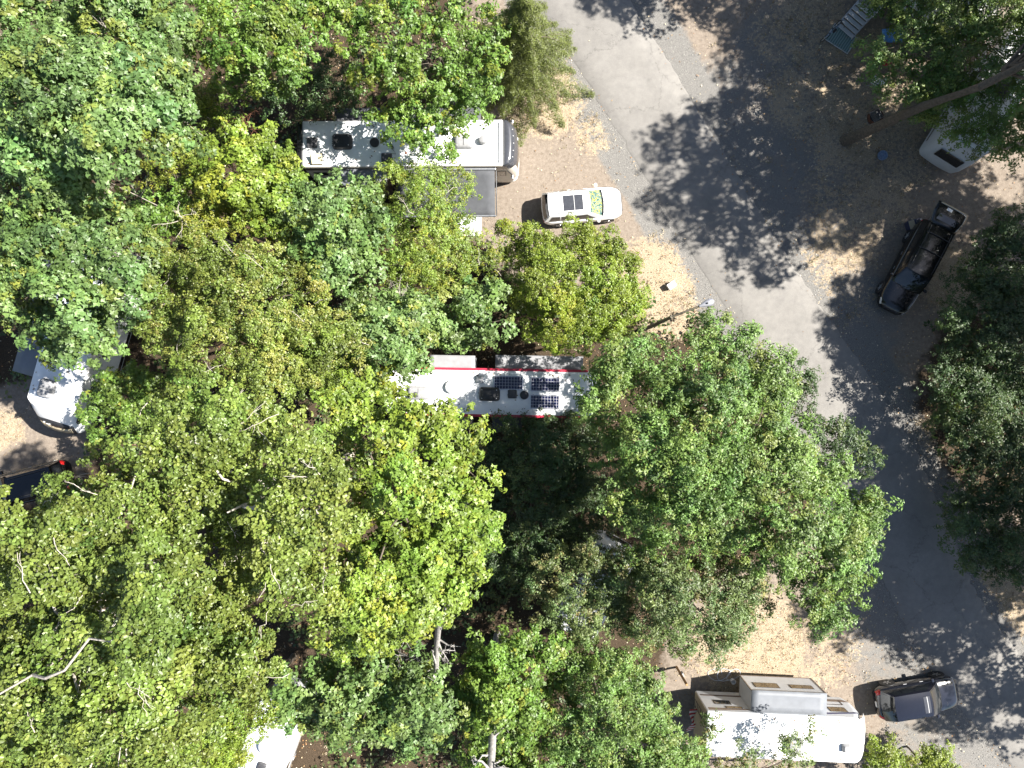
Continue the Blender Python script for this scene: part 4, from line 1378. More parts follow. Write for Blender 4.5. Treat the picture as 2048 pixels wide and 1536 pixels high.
TREES = [
    # name, label, polygon, ztop, zedge, rpx, species, kwargs
    ('maple_tree', 'broad bigleaf maple with pale blue-green crown and dead twigs poking through', [(-60, 120), (60, 50), (190, 60), (330, 110), (400, 200), (380, 280), (300, 310), (230, 390), (120, 430), (-60, 410)], 16, 11, 72, 'cool', {}),
    ('maple_tree', 'leafy maple with a dead orange-leaved branch, behind the pale bigleaf maple', [(-60, -60), (330, -60), (410, 60), (330, 125), (190, 70), (60, 70), (-60, 130)], 13, 9, 62, 'cool', {}),
    ('maple_tree', 'open-crowned maple shading dark bare soil behind the motorhome', [(380, -60), (680, -60), (690, 80), (610, 130), (560, 210), (470, 200), (390, 120)], 11, 7, 55, 'fresh', dict(cover=.7)),
    ('maple_tree', 'bright green maple hanging over the roof of the black-capped motorhome', [(650, -60), (990, -60), (1015, 60), (1005, 165), (955, 220), (900, 245), (905, 305), (865, 285), (835, 245), (775, 262), (740, 215), (690, 140)], 9.5, 6.5, 58, 'fresh', dict(base=G(885, 130), cover=.45, loose=1.7, extra=[(868, 280, 7, 30), (845, 250, 7.5, 34), (775, 250, 7, 28), (888, 312, 6.6, 18), (832, 290, 6.8, 16), (950, 205, 7, 34), (905, 225, 7, 36)])),
    ('maple_tree', 'big maple with yellow-tipped leaves leaning over the fifth-wheel trailer', [(-60, 410), (130, 425), (230, 405), (300, 445), (315, 540), (275, 640), (205, 725), (120, 735), (60, 650), (-60, 640)], 14, 9, 62, 'cool', dict(base=G(300, 640))),
    ('maple_tree', 'slim yellow maple beside the tangle of rusty dead twigs', [(285, 255), (365, 240), (385, 320), (350, 375), (275, 370)], 8, 6, 36, 'yellow', {}),
    ('maple_tree', 'lush mid-green maple just off the motorhome rear', [(370, 270), (460, 245), (590, 290), (600, 360), (640, 420), (560, 475), (460, 445), (380, 390)], 10, 6, 52, 'bright', {}),
    ('maple_tree', 'golden yellow maple next to the broken pale stump', [(385, 400), (530, 405), (545, 450), (450, 475), (400, 510), (365, 470)], 9.5, 7.5, 30, 'yellow', {}),
    ('maple_tree', 'dense blue-green maple below the motorhome slide-out', [(565, 390), (660, 355), (750, 375), (770, 460), (755, 560), (680, 585), (600, 545), (555, 470)], 11, 7, 52, 'cool', {}),
    ('cherry_tree', 'olive and rust tinged tree with thin pale branches showing through', [(305, 500), (400, 465), (520, 475), (640, 535), (715, 620), (725, 720), (640, 785), (520, 795), (420, 765), (330, 745), (285, 640)], 14, 10, 56, 'brown', dict(bare=26, cover=.85)),
    ('cherry_tree', 'sparse yellow-green tree growing up against the charcoal awning', [(715, 385), (760, 335), (850, 315), (940, 345), (955, 405), (930, 450), (990, 480), (1005, 545), (920, 590), (820, 600), (755, 540), (745, 450)], 8.5, 5, 44, 'lime', dict(bare=14, cover=1.0)),
    ('maple_tree', 'blue-green maple whose leaves brush the grey slide toppers', [(690, 560), (780, 590), (880, 585), (990, 560), (1012, 640), (1010, 705), (900, 695), (860, 740), (780, 760), (700, 725)], 10, 6, 50, 'cool', dict(base=(-4.4, 4.2))),
    ('maple_tree', 'round lime-green small-leaved maple near the street lamp', [(1055, 490), (1120, 470), (1170, 452), (1230, 478), (1285, 530), (1272, 620), (1255, 690), (1150, 712), (1085, 695), (1035, 620), (1025, 540)], 8.5, 4.5, 42, 'yellowgreen', dict(cover=1.1)),
    ('poplar_tree', 'very tall poplar with large glossy leaves and pale twigs', [(-80, 1015), (60, 1005), (140, 965), (190, 915), (290, 860), (400, 960), (470, 1080), (540, 1200), (560, 1340), (470, 1410), (380, 1540), (300, 1620), (-80, 1620)], 26, 19, 84, 'poplar', dict(bare=30, bark='bark_pale', base=(-11.5, -7.5), r_trunk=.16)),
    ('poplar_tree', 'tall olive poplar standing between fifth-wheel nose and red-edged trailer', [(250, 850), (330, 790), (430, 775), (560, 790), (650, 870), (690, 970), (705, 1080), (680, 1190), (600, 1270), (520, 1180), (440, 1050), (350, 930)], 24, 17, 72, 'poplar', dict(bare=22, bark='bark_pale', base=(-9.6, -4.2), r_trunk=.16)),
    ('maple_tree', 'fine-leaved yellow-green maple over the black-vented trailer roof', [(370, 1430), (470, 1395), (550, 1400), (565, 1435), (500, 1490), (440, 1620), (340, 1620)], 12, 9, 36, 'yellowgreen', dict(cover=.9)),
    ('maple_tree', 'tall lime-green maple south of the red-edged trailer, fully sunlit', [(630, 800), (760, 765), (860, 805), (965, 860), (995, 960), (965, 1000), (995, 1085), (925, 1185), (885, 1265), (760, 1305), (630, 1275), (645, 1180), (700, 1060), (680, 940)], 16, 10.5, 60, 'bright', {}),
    ('oak_tree', 'huge spreading oak overhanging the tarmac bend and trailer end', [(1150, 775), (1250, 670), (1330, 740), (1420, 640), (1535, 690), (1600, 830), (1645, 920), (1745, 960), (1755, 1095), (1695, 1165), (1685, 1255), (1640, 1265), (1580, 1185), (1500, 1125), (1380, 1115), (1250, 1095), (1205, 980), (1195, 880)], 14.5, 8, 58, 'oak', dict(extra=[(1645, 1235, 9, 30), (1625, 1200, 10, 36), (1700, 1120, 10.5, 44), (1235, 720, 9.5, 40), (1290, 700, 9, 30), (1190, 800, 10, 40), (1720, 1010, 10, 40), (1560, 760, 11, 44)])),
    ('oak_tree', 'dusty grey-green oak with brown leaf tips above a hidden trailer', [(1215, 1150), (1290, 1085), (1400, 1095), (1525, 1130), (1545, 1220), (1485, 1295), (1380, 1315), (1250, 1285), (1215, 1230)], 10, 7, 46, 'dusty', dict(cover=.9)),
    ('oak_tree', 'thin leafy oak sapling partly veiling the hidden trailer roof', [(1080, 1110), (1200, 1075), (1290, 1110), (1270, 1210), (1210, 1300), (1090, 1280), (1050, 1190)], 8, 6, 42, 'dusty', dict(cover=.85, base=G(1080, 1090))),
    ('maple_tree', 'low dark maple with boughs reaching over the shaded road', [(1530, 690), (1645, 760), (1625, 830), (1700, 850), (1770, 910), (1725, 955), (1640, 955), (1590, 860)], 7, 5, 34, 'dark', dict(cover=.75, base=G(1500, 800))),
    ('maple_tree', 'blue-green maple crowded round the bleached dead snags', [(570, 1410), (680, 1285), (800, 1255), (885, 1330), (935, 1400), (885, 1485), (780, 1505), (700, 1485), (620, 1485)], 11, 7, 50, 'cool', dict(extra=[(590, 1400, 10, 30), (575, 1375, 10, 28)])),
    ('maple_tree', 'shadowed green maple beside the split grey trunk', [(910, 1300), (1050, 1255), (1130, 1290), (1120, 1400), (1080, 1500), (1060, 1620), (940, 1620), (925, 1450)], 9, 6, 48, 'fresh', dict(cover=.9)),
    ('maple_tree', 'leafy maple with orange-flecked boughs behind the flag-hung trailer end', [(1110, 1290), (1200, 1285), (1290, 1310), (1340, 1400), (1400, 1500), (1390, 1620), (1080, 1620), (1090, 1500), (1120, 1400)], 10, 6, 52, 'oak', {}),
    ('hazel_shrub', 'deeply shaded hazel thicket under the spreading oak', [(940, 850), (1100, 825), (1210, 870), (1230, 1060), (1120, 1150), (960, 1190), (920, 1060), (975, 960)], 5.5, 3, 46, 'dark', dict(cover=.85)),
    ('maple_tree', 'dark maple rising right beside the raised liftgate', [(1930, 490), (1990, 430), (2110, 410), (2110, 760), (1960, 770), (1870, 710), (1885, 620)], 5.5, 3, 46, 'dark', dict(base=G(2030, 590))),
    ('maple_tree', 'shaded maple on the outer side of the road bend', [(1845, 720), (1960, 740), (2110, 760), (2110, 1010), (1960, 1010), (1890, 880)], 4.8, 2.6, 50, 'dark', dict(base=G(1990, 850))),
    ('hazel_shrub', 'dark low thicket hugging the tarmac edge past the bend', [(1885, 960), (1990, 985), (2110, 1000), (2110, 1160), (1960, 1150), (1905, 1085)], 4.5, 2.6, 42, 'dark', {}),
    ('ash_tree', 'small-leaved ash half covering the white trailer by the fire ring', [(1750, -80), (2140, -80), (2140, 250), (2060, 335), (1960, 330), (1880, 260), (1790, 225), (1715, 160), (1735, 90)], 6.5, 4.6, 46, 'oak', dict(cover=.65, loose=.8, bare=8, base=G(1880, 110))),
    ('oak_sapling', 'thin oak sapling spreading over the flag-hung trailer roof', [(1395, 1540), (1480, 1520), (1560, 1530), (1640, 1545), (1650, 1620), (1380, 1620)], 5.2, 4.6, 34, 'dusty', dict(cover=.35, loose=.6, base=(13.6, -22.4), extra=[(1595, 1500, 5, 26), (1620, 1462, 5, 18), (1580, 1470, 5, 14), (1420, 1445, 5, 16), (1405, 1480, 5, 20), (1490, 1512, 5, 22)])),
    ('maple_sapling', 'small lime maple sapling beside the dirt drive', [(1000, 455), (1060, 455), (1085, 500), (1050, 530), (1000, 520)], 4, 2.6, 26, 'yellowgreen', dict(cover=.8)),
    ('maple_sapling', 'bright yellow-green bush at the trailer tongue by the road', [(1735, 1490), (1790, 1475), (1800, 1560), (1740, 1580)], 3, 2, 24, 'yellowgreen', {}),
    ('maple_sapling', 'yellow-green bush on the verge facing the dark crossover', [(1795, 1500), (1900, 1485), (1910, 1560), (1820, 1580)], 2.6, 1.6, 26, 'yellowgreen', {}),
    ('hazel_shrub', 'shaded hazel clump behind the motorhome rear corner', [(500, 150), (700, 90), (745, 215), (610, 235), (540, 235)], 5, 3, 40, 'dark', dict(cover=.65)),
    ('maple_tree', 'green maple filling the gap beside the fifth-wheel side wall', [(195, 745), (330, 735), (450, 790), (320, 870), (195, 890), (165, 830)], 6.5, 4.5, 42, 'fresh', dict(cover=.9, base=G(420, 800))),
    ('maple_tree', 'yellowing maple at the end of the red-edged trailer', [(620, 740), (780, 720), (800, 775), (760, 805), (660, 810)], 9, 6, 36, 'bright', dict(base=(-9.0, .9))),
    ('maple_sapling', 'lime-green sapling between pale bigleaf maple and dead twigs', [(385, 175), (455, 175), (460, 245), (390, 250)], 6.5, 5, 28, 'yellowgreen', {}),
    ('cherry_tree', 'green and gold tree hemmed in above the olive cherry', [(300, 370), (400, 400), (380, 500), (310, 500), (250, 440)], 9, 6, 38, 'fresh', dict(cover=.8)),
]
for i, (nm, lab, poly, zt, ze, rp, spn, kw) in enumerate(TREES):
    lb = lobes_in(poly, zt, ze, rp, 100 + i)
    for (ex, ey, ez, er) in kw.pop('extra', ()):
        lb.append((*P(ex, ey, ez), er * (CAM_H - ez) / FPX))
    make_tree(nm, lab, lb, spn, 300 + i, **kw)


def world_lobes(x, y, z0, z1, R, n, seed):
    r_ = np.random.default_rng(seed)
    out = []
    for k in range(n):
        t = k / max(1, n - 1)
        a = k * 2.4 + r_.uniform(0, .6)
        rad = R * (.25 if k % 3 == 0 else .78) * math.sin(math.pi * (0.12 + .8 * t)) * r_.uniform(.8, 1.15)
        out.append((x + rad * math.cos(a), y + rad * math.sin(a), z0 + (z1 - z0) * t, R * r_.uniform(.24, .40)))
    return out


LT = [(23.8, 11.5, 13.5, 1.9), (26.5, 12.5, 14.5, 2.1), (24.4, 15.5, 14.6, 2.0), (27.2, 16.5, 14, 2.0), (29, 14, 14.5, 2.0), (25.5, 18.5, 14, 1.9), (28.5, 19.0, 13.5, 1.8), (24.2, 18.4, 14.8, 1.5), (26, 15, 16.4, 2.0), (26.5, 9.8, 13.8, 1.7), (25.5, 21.5, 13.5, 1.9), (28, 22.5, 13.5, 1.9), (23.5, 13.4, 16, 1.6), (24.0, 16.8, 17, 1.6), (30.5, 17.5, 13.5, 1.9)]
LT = [(x + 1.0, y, z - .5, R) for x, y, z, R in LT]
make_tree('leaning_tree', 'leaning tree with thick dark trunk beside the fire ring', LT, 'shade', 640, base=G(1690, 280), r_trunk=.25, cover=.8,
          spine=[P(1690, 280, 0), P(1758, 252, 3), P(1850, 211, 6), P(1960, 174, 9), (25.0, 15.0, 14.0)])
OFF = [
    ('tall leaning ash standing behind the step-and-mat trailer site', 30.5, 24.5, 9, 16, 5.0, 14, .9),
    ('tall dense maple beyond the leaning tree and its trailer', 35.3, 15.3, 11, 18.5, 5.2, 15, .75),
    ('tall maple behind the raised-liftgate vehicle', 35.0, 6.0, 9, 16, 3.8, 13, .95),
    ('broad maple behind the shaded outer road bend', 33.5, -6.0, 8, 14, 4.0, 12, .95),
    ('wide open-crowned maple past the dark low thicket', 33.5, -10.5, 7, 14, 4.8, 12, .85),
    ('slender maple beside the road where it leaves the camp', 38.5, -17.0, 7, 13, 3.8, 10, .45),
    ('tall maple in the row outside the road bend', 41.0, 6.0, 12, 19, 4.0, 12, .9),
    ('tall maple backing the dark low thicket', 40.5, -9.0, 10, 17, 4.4, 12, .85),
    ('tall maple backing the raised-liftgate parking spot', 42.0, 10.5, 12, 20, 4.4, 12, .9),
    ('leafy maple on the verge where the road comes in', 18.5, 27.0, 8, 14, 4.0, 12, .9),
    ('dense maple far up the roadside verge', 24.5, 29.0, 9, 15, 4.4, 12, .9),
]
for i, (lab, x, y, z0, z1, R, n, cov) in enumerate(OFF):
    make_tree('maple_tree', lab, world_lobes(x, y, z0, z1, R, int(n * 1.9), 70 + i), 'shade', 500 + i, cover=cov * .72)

# ---- conifer beside the drive
def make_conifer(name, label, loc, h, R, seed, n=64):
    r_ = np.random.default_rng(seed)
    t = thing(name, label, 'tree', (loc[0], loc[1], 0))
    wd = MB().tube([(0, 0, -.2), (.05, 0, h * .5), (0, .05, h)], [.2, .12, .02], 8)
    Rs, As, Cs = [], [], []
    for k in range(n):
        u = (k + .5) / n
        z = h * (.14 + .84 * u)
        L = R * (1.05 - u) ** .8 * r_.uniform(.75, 1.2)
        a = k * 2.399 + r_.uniform(-.3, .3)
        d = np.array([math.cos(a), math.sin(a), 0])
        s = np.array([-d[1], d[0], 0])
        p0 = np.array([0, 0, z])
        tip = p0 + d * L + np.array([0, 0, -L * .28])
        limb(wd, p0, tip, .03, .006, r_, .12, 4, 5)
        m_ = int(34 * L)
        for side in (-1, 0, 1):
            tt = r_.uniform(.12, 1.05, m_)
            wid = (1.05 - tt) * L * .5 + .08
            lat = side * wid * r_.uniform(.2, 1, m_)
            pos = p0 + (tip - p0) * tt[:, None] + s * lat[:, None]
            pos[:, 2] += .1 * np.sin(math.pi * tt) * L - np.abs(lat) * .35 + r_.normal(0, .03, m_)
            Rs.append(pos)
            As.append(unit(np.tile(d * .5 + s * side * .5 + np.array([0, 0, .8]), (m_, 1)) + r_.normal(0, .2, (m_, 3))))
            Cs.append(np.repeat(np.array([[.115, .140, .030]]), m_, 0) * r_.uniform(.6, 1.3, (m_, 1)))
    me, nt_ = rosettes_to_mesh('crown', np.concatenate(Rs), np.concatenate(As), np.concatenate(Cs), .15, 6, 'needle', (.0, .6), r_)
    TRI[0] += nt_
    link_mesh('crown', me, 'leaf', t)
    wd.build('trunk', 'bark', t, True)
    return t


x, y, _ = P(1046, 92, 5)
make_conifer('cedar_tree', 'feathery yellow-green cedar at the mouth of the dirt drive', (x, y), 10, 3.5, 9, 84)


# ---- dead wood
def dead_wood(name, label, base, trunk, seed, r0=.12, twigs=9, mat='bark_grey', spread=1.0, top_break=False):
    """trunk: list of world points from the ground upwards"""
    r_ = np.random.default_rng(seed)
    t = thing(name, label, 'dead tree', (base[0], base[1], 0))
    T = [np.array(p, float) - np.array([base[0], base[1], 0]) for p in trunk]
    n = len(T)
    MB().tube(T, [r0 * (1 - .75 * (i / (n - 1))) if not top_break else r0 * (1 - .35 * i / (n - 1)) for i in range(n)], 9).build('trunk', mat, t, True)
    for k in range(twigs):
        b_ = MB()
        u = r_.uniform(.45, 1.0)
        f = u * (n - 1)
        i = min(int(f), n - 2)
        a = T[i] * (1 - (f - i)) + T[i + 1] * (f - i)
        ang = r_.uniform(0, 6.28)
        d = unit(np.array([math.cos(ang), math.sin(ang), r_.uniform(.05, .6)]))
        L = spread * r_.uniform(.5, 1.3)
        mid = a + d * L * .55 + r_.normal(0, .1, 3)
        d2 = unit(d + r_.normal(0, .5, 3))
        e = mid + d2 * L * .6
        rb = max(.012, r0 * .28)
        b_.tube([a, mid, e], [rb, rb * .65, rb * .2], 6)
        for _ in range(4):
            q = a + (mid - a) * r_.uniform(.4, 1) if r_.random() < .4 else mid + (e - mid) * r_.uniform(0, .9)
            b_.tube([q, q + unit(d + r_.normal(0, .7, 3)) * L * .22, q + unit(d + r_.normal(0, .7, 3)) * L * r_.uniform(.25, .5)], [rb * .35, rb * .25, .004], 5)
        b_.build('branch', mat, t)
    return t


def dead_at(label, px, py, z, seed, r0=.05, twigs=8, spread=.8, mat='bark_pale', tilt=(0, 0)):
    x, y, _ = P(px, py, z)
    bx_, by_ = x - tilt[0], y - tilt[1]
    return dead_wood('dead_tree', label, (bx_, by_), [(bx_, by_, 0), (bx_ + tilt[0] * .3, by_ + tilt[1] * .3, z * .5), (x - .1, y, z * .85), (x, y, z)], seed, r0 * .75, int(twigs * 1.6), mat, spread)


dead_wood('dead_tree', 'tall grey dead snag with broken crooked limbs', P(903, 1180)[:2], [P(903, 1180, 0), P(893, 1215, 3), P(876, 1262, 6.4), P(873, 1300, 8.2), P(872, 1352, 10.5)], 21, .19, 9, 'bark_grey', 1.0, True)
dead_wood('dead_tree', 'thick weathered grey trunk snapped off with wiry twigs', P(995, 1270)[:2], [P(995, 1270, 0), P(990, 1390, 6), P(986, 1440, 8), P(984, 1500, 10), P(980, 1570, 11.5)], 22, .24, 8, 'bark_grey', .9, True)
dead_at('bleached forked dead branch standing among the snags', 795, 1322, 10.5, 23, .06, 9, 1.1, 'bark_grey')
dead_at('dead twiggy branch with orange leaves over the leafy maple', 185, 32, 14, 24, .04, 9, 1.0)
dead_at('grey dead twigs in the dark gap of the bigleaf maple', 290, 178, 13.2, 25, .03, 8, .8)
dead_at('rust-coloured dead sapling beside the lime sapling', 482, 232, 8, 26, .03, 12, .8, 'rust')
dead_at('spiky bleached dead branches beside the slim yellow maple', 165, 335, 14.3, 27, .04, 11, .9)
dead_at('pale broken stump beside the golden maple', 358, 432, 10, 28, .09, 6, .9)
dead_at('long bleached dead bough across the yellow-tipped maple', 215, 505, 13.6, 29, .04, 9, 1.2)
dead_at('wiry pale dead sapling inside the sparse yellow-green tree', 800, 590, 8.6, 30, .03, 10, .8)
dead_at('dead grey twig clump beneath the olive poplar', 700, 1265, 10, 31, .03, 9, 1.0)

# ------------------------------------------------------------------ small things
bx0, by0 = P(1280, 662)[:2]
LP = thing('street_lamp', 'brown street lamp post with long arm and pale cobra head', 'street lamp', (bx0, by0, 0))
ax, ay, _ = P(1345, 633, 8.5)
hx, hy, _ = P(1400, 612, 8.8)
MB().tube([(0, 0, 0), (0, 0, 4), (ax - bx0, ay - by0, 8.4)], [.12, .10, .08], 12).build('post', 'pole_brown', LP, True)
MB().lathe([(.2, 0), (.2, .06), (.13, .2)], (0, 0, 0), 12).build('base', 'pole_brown', LP, True)
MB().tube([(ax - bx0, ay - by0, 8.35), (ax - bx0 + .4, ay - by0 + .15, 8.6), (hx - bx0, hy - by0, 8.8)], [.06, .055, .045], 10).build('arm', 'pole_brown', LP, True)
hd_ = math.atan2(hy - ay, hx - ax)
hp = MB()
prof = [(-.05, .06, .05), (.12, .10, .07), (.32, .165, .09), (.5, .18, .09), (.64, .14, .07), (.7, .05, .03)]
rings = [[(x, w * math.cos(a), h_ * math.sin(a)) for a in np.linspace(0, 2 * math.pi, 14, endpoint=False)] for x, w, h_ in prof]
hp.loft(rings)
ho = hp.build('lamp_head', 'lamp_grey', LP, True)
ho.location = (hx - bx0, hy - by0, 8.82)
ho.rotation_euler = (0, 0, hd_)
MB().lathe([(.04, 0), (.04, .07), (.02, .09)], (.34, 0, .07), 10).build('photocell', 'black_plastic', ho)
MB().lathe([(.13, -.10), (.12, -.06)], (.42, 0, 0), 12).build('lens', 'head_lens', ho)

UB = thing('utility_box', 'small white utility box on dry grass by the street lamp', 'utility box', P(1341, 572)[:2] + (0,), math.radians(35))
MB().box((0, 0, .17), (.46, .32, .34)).build('cabinet', 'white_plastic', UB, bevel=.02)
MB().box((0, 0, .36), (.5, .36, .04)).build('lid', 'white_plastic', UB, bevel=.015)
MB().box((.0, -.17, .22), (.1, .02, .06)).build('latch', 'metal', UB)

WP = thing('wooden_post', 'brown wooden hookup post beside the flag-hung trailer', 'post', P(1353, 1334)[:2] + (0,), .3)
MB().box((0, 0, 1.25), (.12, .12, 2.5)).build('post', 'wood', WP, bevel=.01)
MB().box((.1, 0, 1.1), (.1, .24, .34)).build('meter_box', 'grey_plastic', WP, bevel=.01)

m, nt, b = new_mat('flag_stripes')
tc = nt.nodes.new('ShaderNodeTexCoord')
sx_ = nt.nodes.new('ShaderNodeSeparateXYZ')
nt.links.new(tc.outputs['Object'], sx_.inputs[0])
md = math_n(nt, 'MODULO', math_n(nt, 'ADD', math_n(nt, 'MULTIPLY', sx_.outputs[0], 5.2), 20), 1.0)
st_ = math_n(nt, 'GREATER_THAN', md, 0.5)
nt.links.new(mix(nt, st_, (.62, .6, .58), (.33, .02, .03)), b.inputs['Base Color'])
b.inputs['Roughness'].default_value = .8
FL = thing('flag', 'red and white striped flag hanging off the trailer rear ladder', 'flag', P(1376, 1434, 1.7)[:2] + (0,), math.radians(80))
MB().grid(lambda u, v: (-.75 + 1.3 * u, -.35 * v + .10 * math.sin(9 * u + 2 * v), 2.25 - .35 * v - .30 * abs(2 * u - 1) ** 2 * (1 - .3 * v)), 22, 8).build('cloth', 'flag_stripes', FL, True, solid=.006)
MB().tube([(-.8, .02, 0), (-.8, .02, 2.4)], .015, 6).build('pole', 'dull_metal', FL)

hs = MB()
pts = []
for k in range(40):
    a = k * .42
    pts.append((.55 * math.cos(a) + k * .035, .35 * math.sin(a * 1.03) + .05 * math.sin(k), .02 + .006 * k * (k > 20)))
hs.tube(pts, .014, 5)
o = tag(hs.build('garden_hose', 'hose_blue', None, True), 'pale coiled water hose on gravel beside the grey slide-out', 'hose')
o.location = P(1425, 1348)[:2] + (0,)
BK = thing('bucket', 'white bucket lying by the hose at the slide-out corner', 'bucket', P(1464, 1360)[:2] + (0,), .5)
MB().lathe([(.12, 0), (.15, .3), (.14, .3), (.11, .03)], (0, 0, 0), 16).build('pail', 'white_plastic', BK, True)
MB().tube([(-.15, 0, .29), (-.1, .12, .33), (.1, .12, .33), (.15, 0, .29)], .008, 5).build('handle', 'metal', BK)

RG = thing('outdoor_rug', 'silver patterned rug spread beside the charcoal awning', 'rug', P(942, 437)[:2] + (0,), 0)
MB().box((-1.2, .2, .02), (3.6, 2.4, .012)).build('rug', 'rug_print', RG)
ed = MB()
for s in (-1, 1):
    ed.box((-1.2 + s * 1.8, .2, .024), (.07, 2.4, .014)).box((-1.2, .2 + s * 1.2, .024), (3.67, .07, .014))
ed.build('border', 'white_plastic', RG)

# steps, mat and bicycle at the far trailer
sx0, sy0, _ = P(1733, 14, 1.0)
sx1, sy1, _ = P(1687, 66, 0)
ST = thing('entry_stairs', 'white-treaded aluminium stairs descending to a green mat', 'stairs', (sx1, sy1, 0), math.atan2(sy0 - sy1, sx0 - sx1))
Ls = math.hypot(sx0 - sx1, sy0 - sy1)
for k in range(6):
    MB().box((Ls * (k + .4) / 6, 0, .16 + .16 * k), (.24, 1.15, .04)).build('tread', 'pale_plastic', ST, bevel=.008)
for s in (-1, 1):
    MB().tube([(0, s * .6, .02), (Ls, s * .6, 1.02)], .04, 6).build('stringer', 'dull_metal', ST)
MB().box((Ls + .45, 0, 1.0), (.85, 1.25, .05)).build('platform', 'grey_plastic', ST)
MB().box((Ls + .3, -.66, 1.2), (1.0, .03, .45), rz=0).build('side_panel', 'white_plastic', ST)
for s in (-1, 1):
    for xx in (Ls + .1, Ls + .8):
        MB().tube([(xx, s * .55, 0), (xx, s * .55, 1.0)], .03, 6).build('leg', 'dull_metal', ST)
MT = thing('door_mat', 'pale green outdoor mat at the foot of the stairs', 'mat', P(1682, 78)[:2] + (0,), math.radians(-33))
MB().box((0, 0, .03), (1.65, 1.15, .015)).build('mat', 'mat_green', MT)
mm = MB()
for s in (-1, 1):
    mm.box((s * .78, 0, .034), (.06, 1.15, .016)).box((0, s * .55, .035), (1.65, .05, .016))
mm.build('border', 'pale_plastic', MT)

BY = thing('bicycle', 'dark bicycle propped beside the green mat and stairs', 'bicycle', P(1655, 66)[:2] + (0,), math.radians(48))


def ring(mb_, cx, cz, r, tr, y=0.0, seg=24):
    pts = [(cx + r * math.cos(2 * math.pi * k / seg), y, cz + r * math.sin(2 * math.pi * k / seg)) for k in range(seg + 1)]
    return mb_.tube(pts, tr, 6, False)


for cx in (-.52, .52):
    w_ = ring(MB(), cx, .35, .33, .022).build('wheel', 'rubber', BY, True)
    sp_ = MB()
    for k in range(10):
        a = k * math.pi / 5
        sp_.tube([(cx, 0, .35), (cx + .32 * math.cos(a), 0, .35 + .32 * math.sin(a))], .004, 4)
    sp_.lathe([(.03, -.04), (.03, .04)], (cx, 0, .35), 8, 'y').build('spokes', 'metal', w_)
MB().tube([(-.52, 0, .35), (-.1, 0, .33), (-.2, 0, .82), (.38, 0, .8), (-.1, 0, .33)], .02, 6).tube([(-.52, 0, .35), (-.18, 0, .75)], .014, 6).build('frame', 'steel_blue', BY)
MB().tube([(.36, 0, .98), (.4, 0, .75), (.52, 0, .35)], .018, 6).build('fork', 'black_plastic', BY)
MB().tube([(.25, -.28, 1.0), (.36, -.2, 1.02), (.36, .2, 1.02), (.25, .28, 1.0)], .015, 6).build('handlebar', 'black_plastic', BY)
MB().loft(shell(outline(-.14, .14, .16, .03, .07), [(.9, 0, 0), (.95, 0, .01)], 99)).build('saddle', 'black_plastic', BY).location = (-.22, 0, 0)
MB().lathe([(.09, -.01), (.09, .01)], (-.1, -.05, .33), 14, 'y').tube([(-.1, -.08, .33), (0, -.1, .2)], .012, 5).tube([(-.1, .08, .33), (-.2, .1, .46)], .012, 5).build('crank', 'metal', BY)
BY.rotation_euler = (math.radians(14), 0, math.radians(48))

FR = thing('fire_ring', 'rusty fire ring with grill grate beside the leaning trunk', 'fire ring', P(1748, 236)[:2] + (0,), .5)
MB().lathe([(.40, 0), (.42, 0), (.42, .3), (.40, .3), (.39, .02)], (0, 0, 0), 20).build('ring', 'rust', FR, True)
gr = MB()
for k in range(11):
    gr.box((-.3 + .06 * k, .06, .33), (.015, .62, .015))
gr.box((0, -.24, .33), (.64, .02, .02)).box((0, .36, .33), (.64, .02, .02))
gr.build('grate', 'dull_metal', FR)
MB().lathe([(.38, .02), (.3, .06), (.1, .08), (.01, .08)], (0, 0, 0), 14).build('ash', 'dark_plastic', FR)

BL = thing('round_lid', 'pale blue round enamel tub lying on shaded gravel', 'tub', P(1763, 312)[:2] + (0,))
MB().lathe([(.22, 0), (.28, .05), (.29, .18), (.27, .18), (.25, .06), (.01, .04)], (0, 0, 0), 20).build('tub', 'steel_blue', BL, True)
BL.name = 'enamel_tub'
x, y, _ = P(1822, 451)
TB = thing('storage_tote', 'dark blue storage tote with tan lid beside the rear wheel', 'tote', (x, y, 0), math.radians(15))
MB().loft(shell(outline(-.42, .42, .56, .06, .06), [(0, 0, .05), (.42, 0, 0), (.46, 0, -.02), (.46, 0, .02)], 99)).build('bin', 'tote_blue', TB, True)
MB().box((-.2, 0, .47), (.34, .5, .03)).build('lid', 'tan_shell', TB, bevel=.01)
MB().box((.2, .05, .49), (.3, .3, .1)).build('bag', 'charcoal_gloss', TB, bevel=.03)


def camp_chair(label, px, py, rz, mat):
    t = thing('camp_chair', label, 'chair', P(px, py)[:2] + (0,), rz)
    MB().grid(lambda u, v: (-.25 + .5 * u, -.25 + .5 * v, .42 - .05 * math.sin(math.pi * u) * math.sin(math.pi * v)), 4, 4).build('seat', mat, t, True, solid=.01)
    MB().grid(lambda u, v: (-.26 - .12 * v, -.26 + .52 * u, .45 + .45 * v), 4, 4).build('backrest', mat, t, True, solid=.01)
    for sx_ in (-1, 1):
        for sy_ in (-1, 1):
            MB().tube([(sx_ * .26, sy_ * .26, 0), (-sx_ * .24, sy_ * .26, .42)], .012, 5).build('leg', 'dull_metal', t)
    for sy_ in (-1, 1):
        MB().box((0, sy_ * .28, .62), (.5, .05, .03)).build('armrest', 'black_plastic', t)
    return t


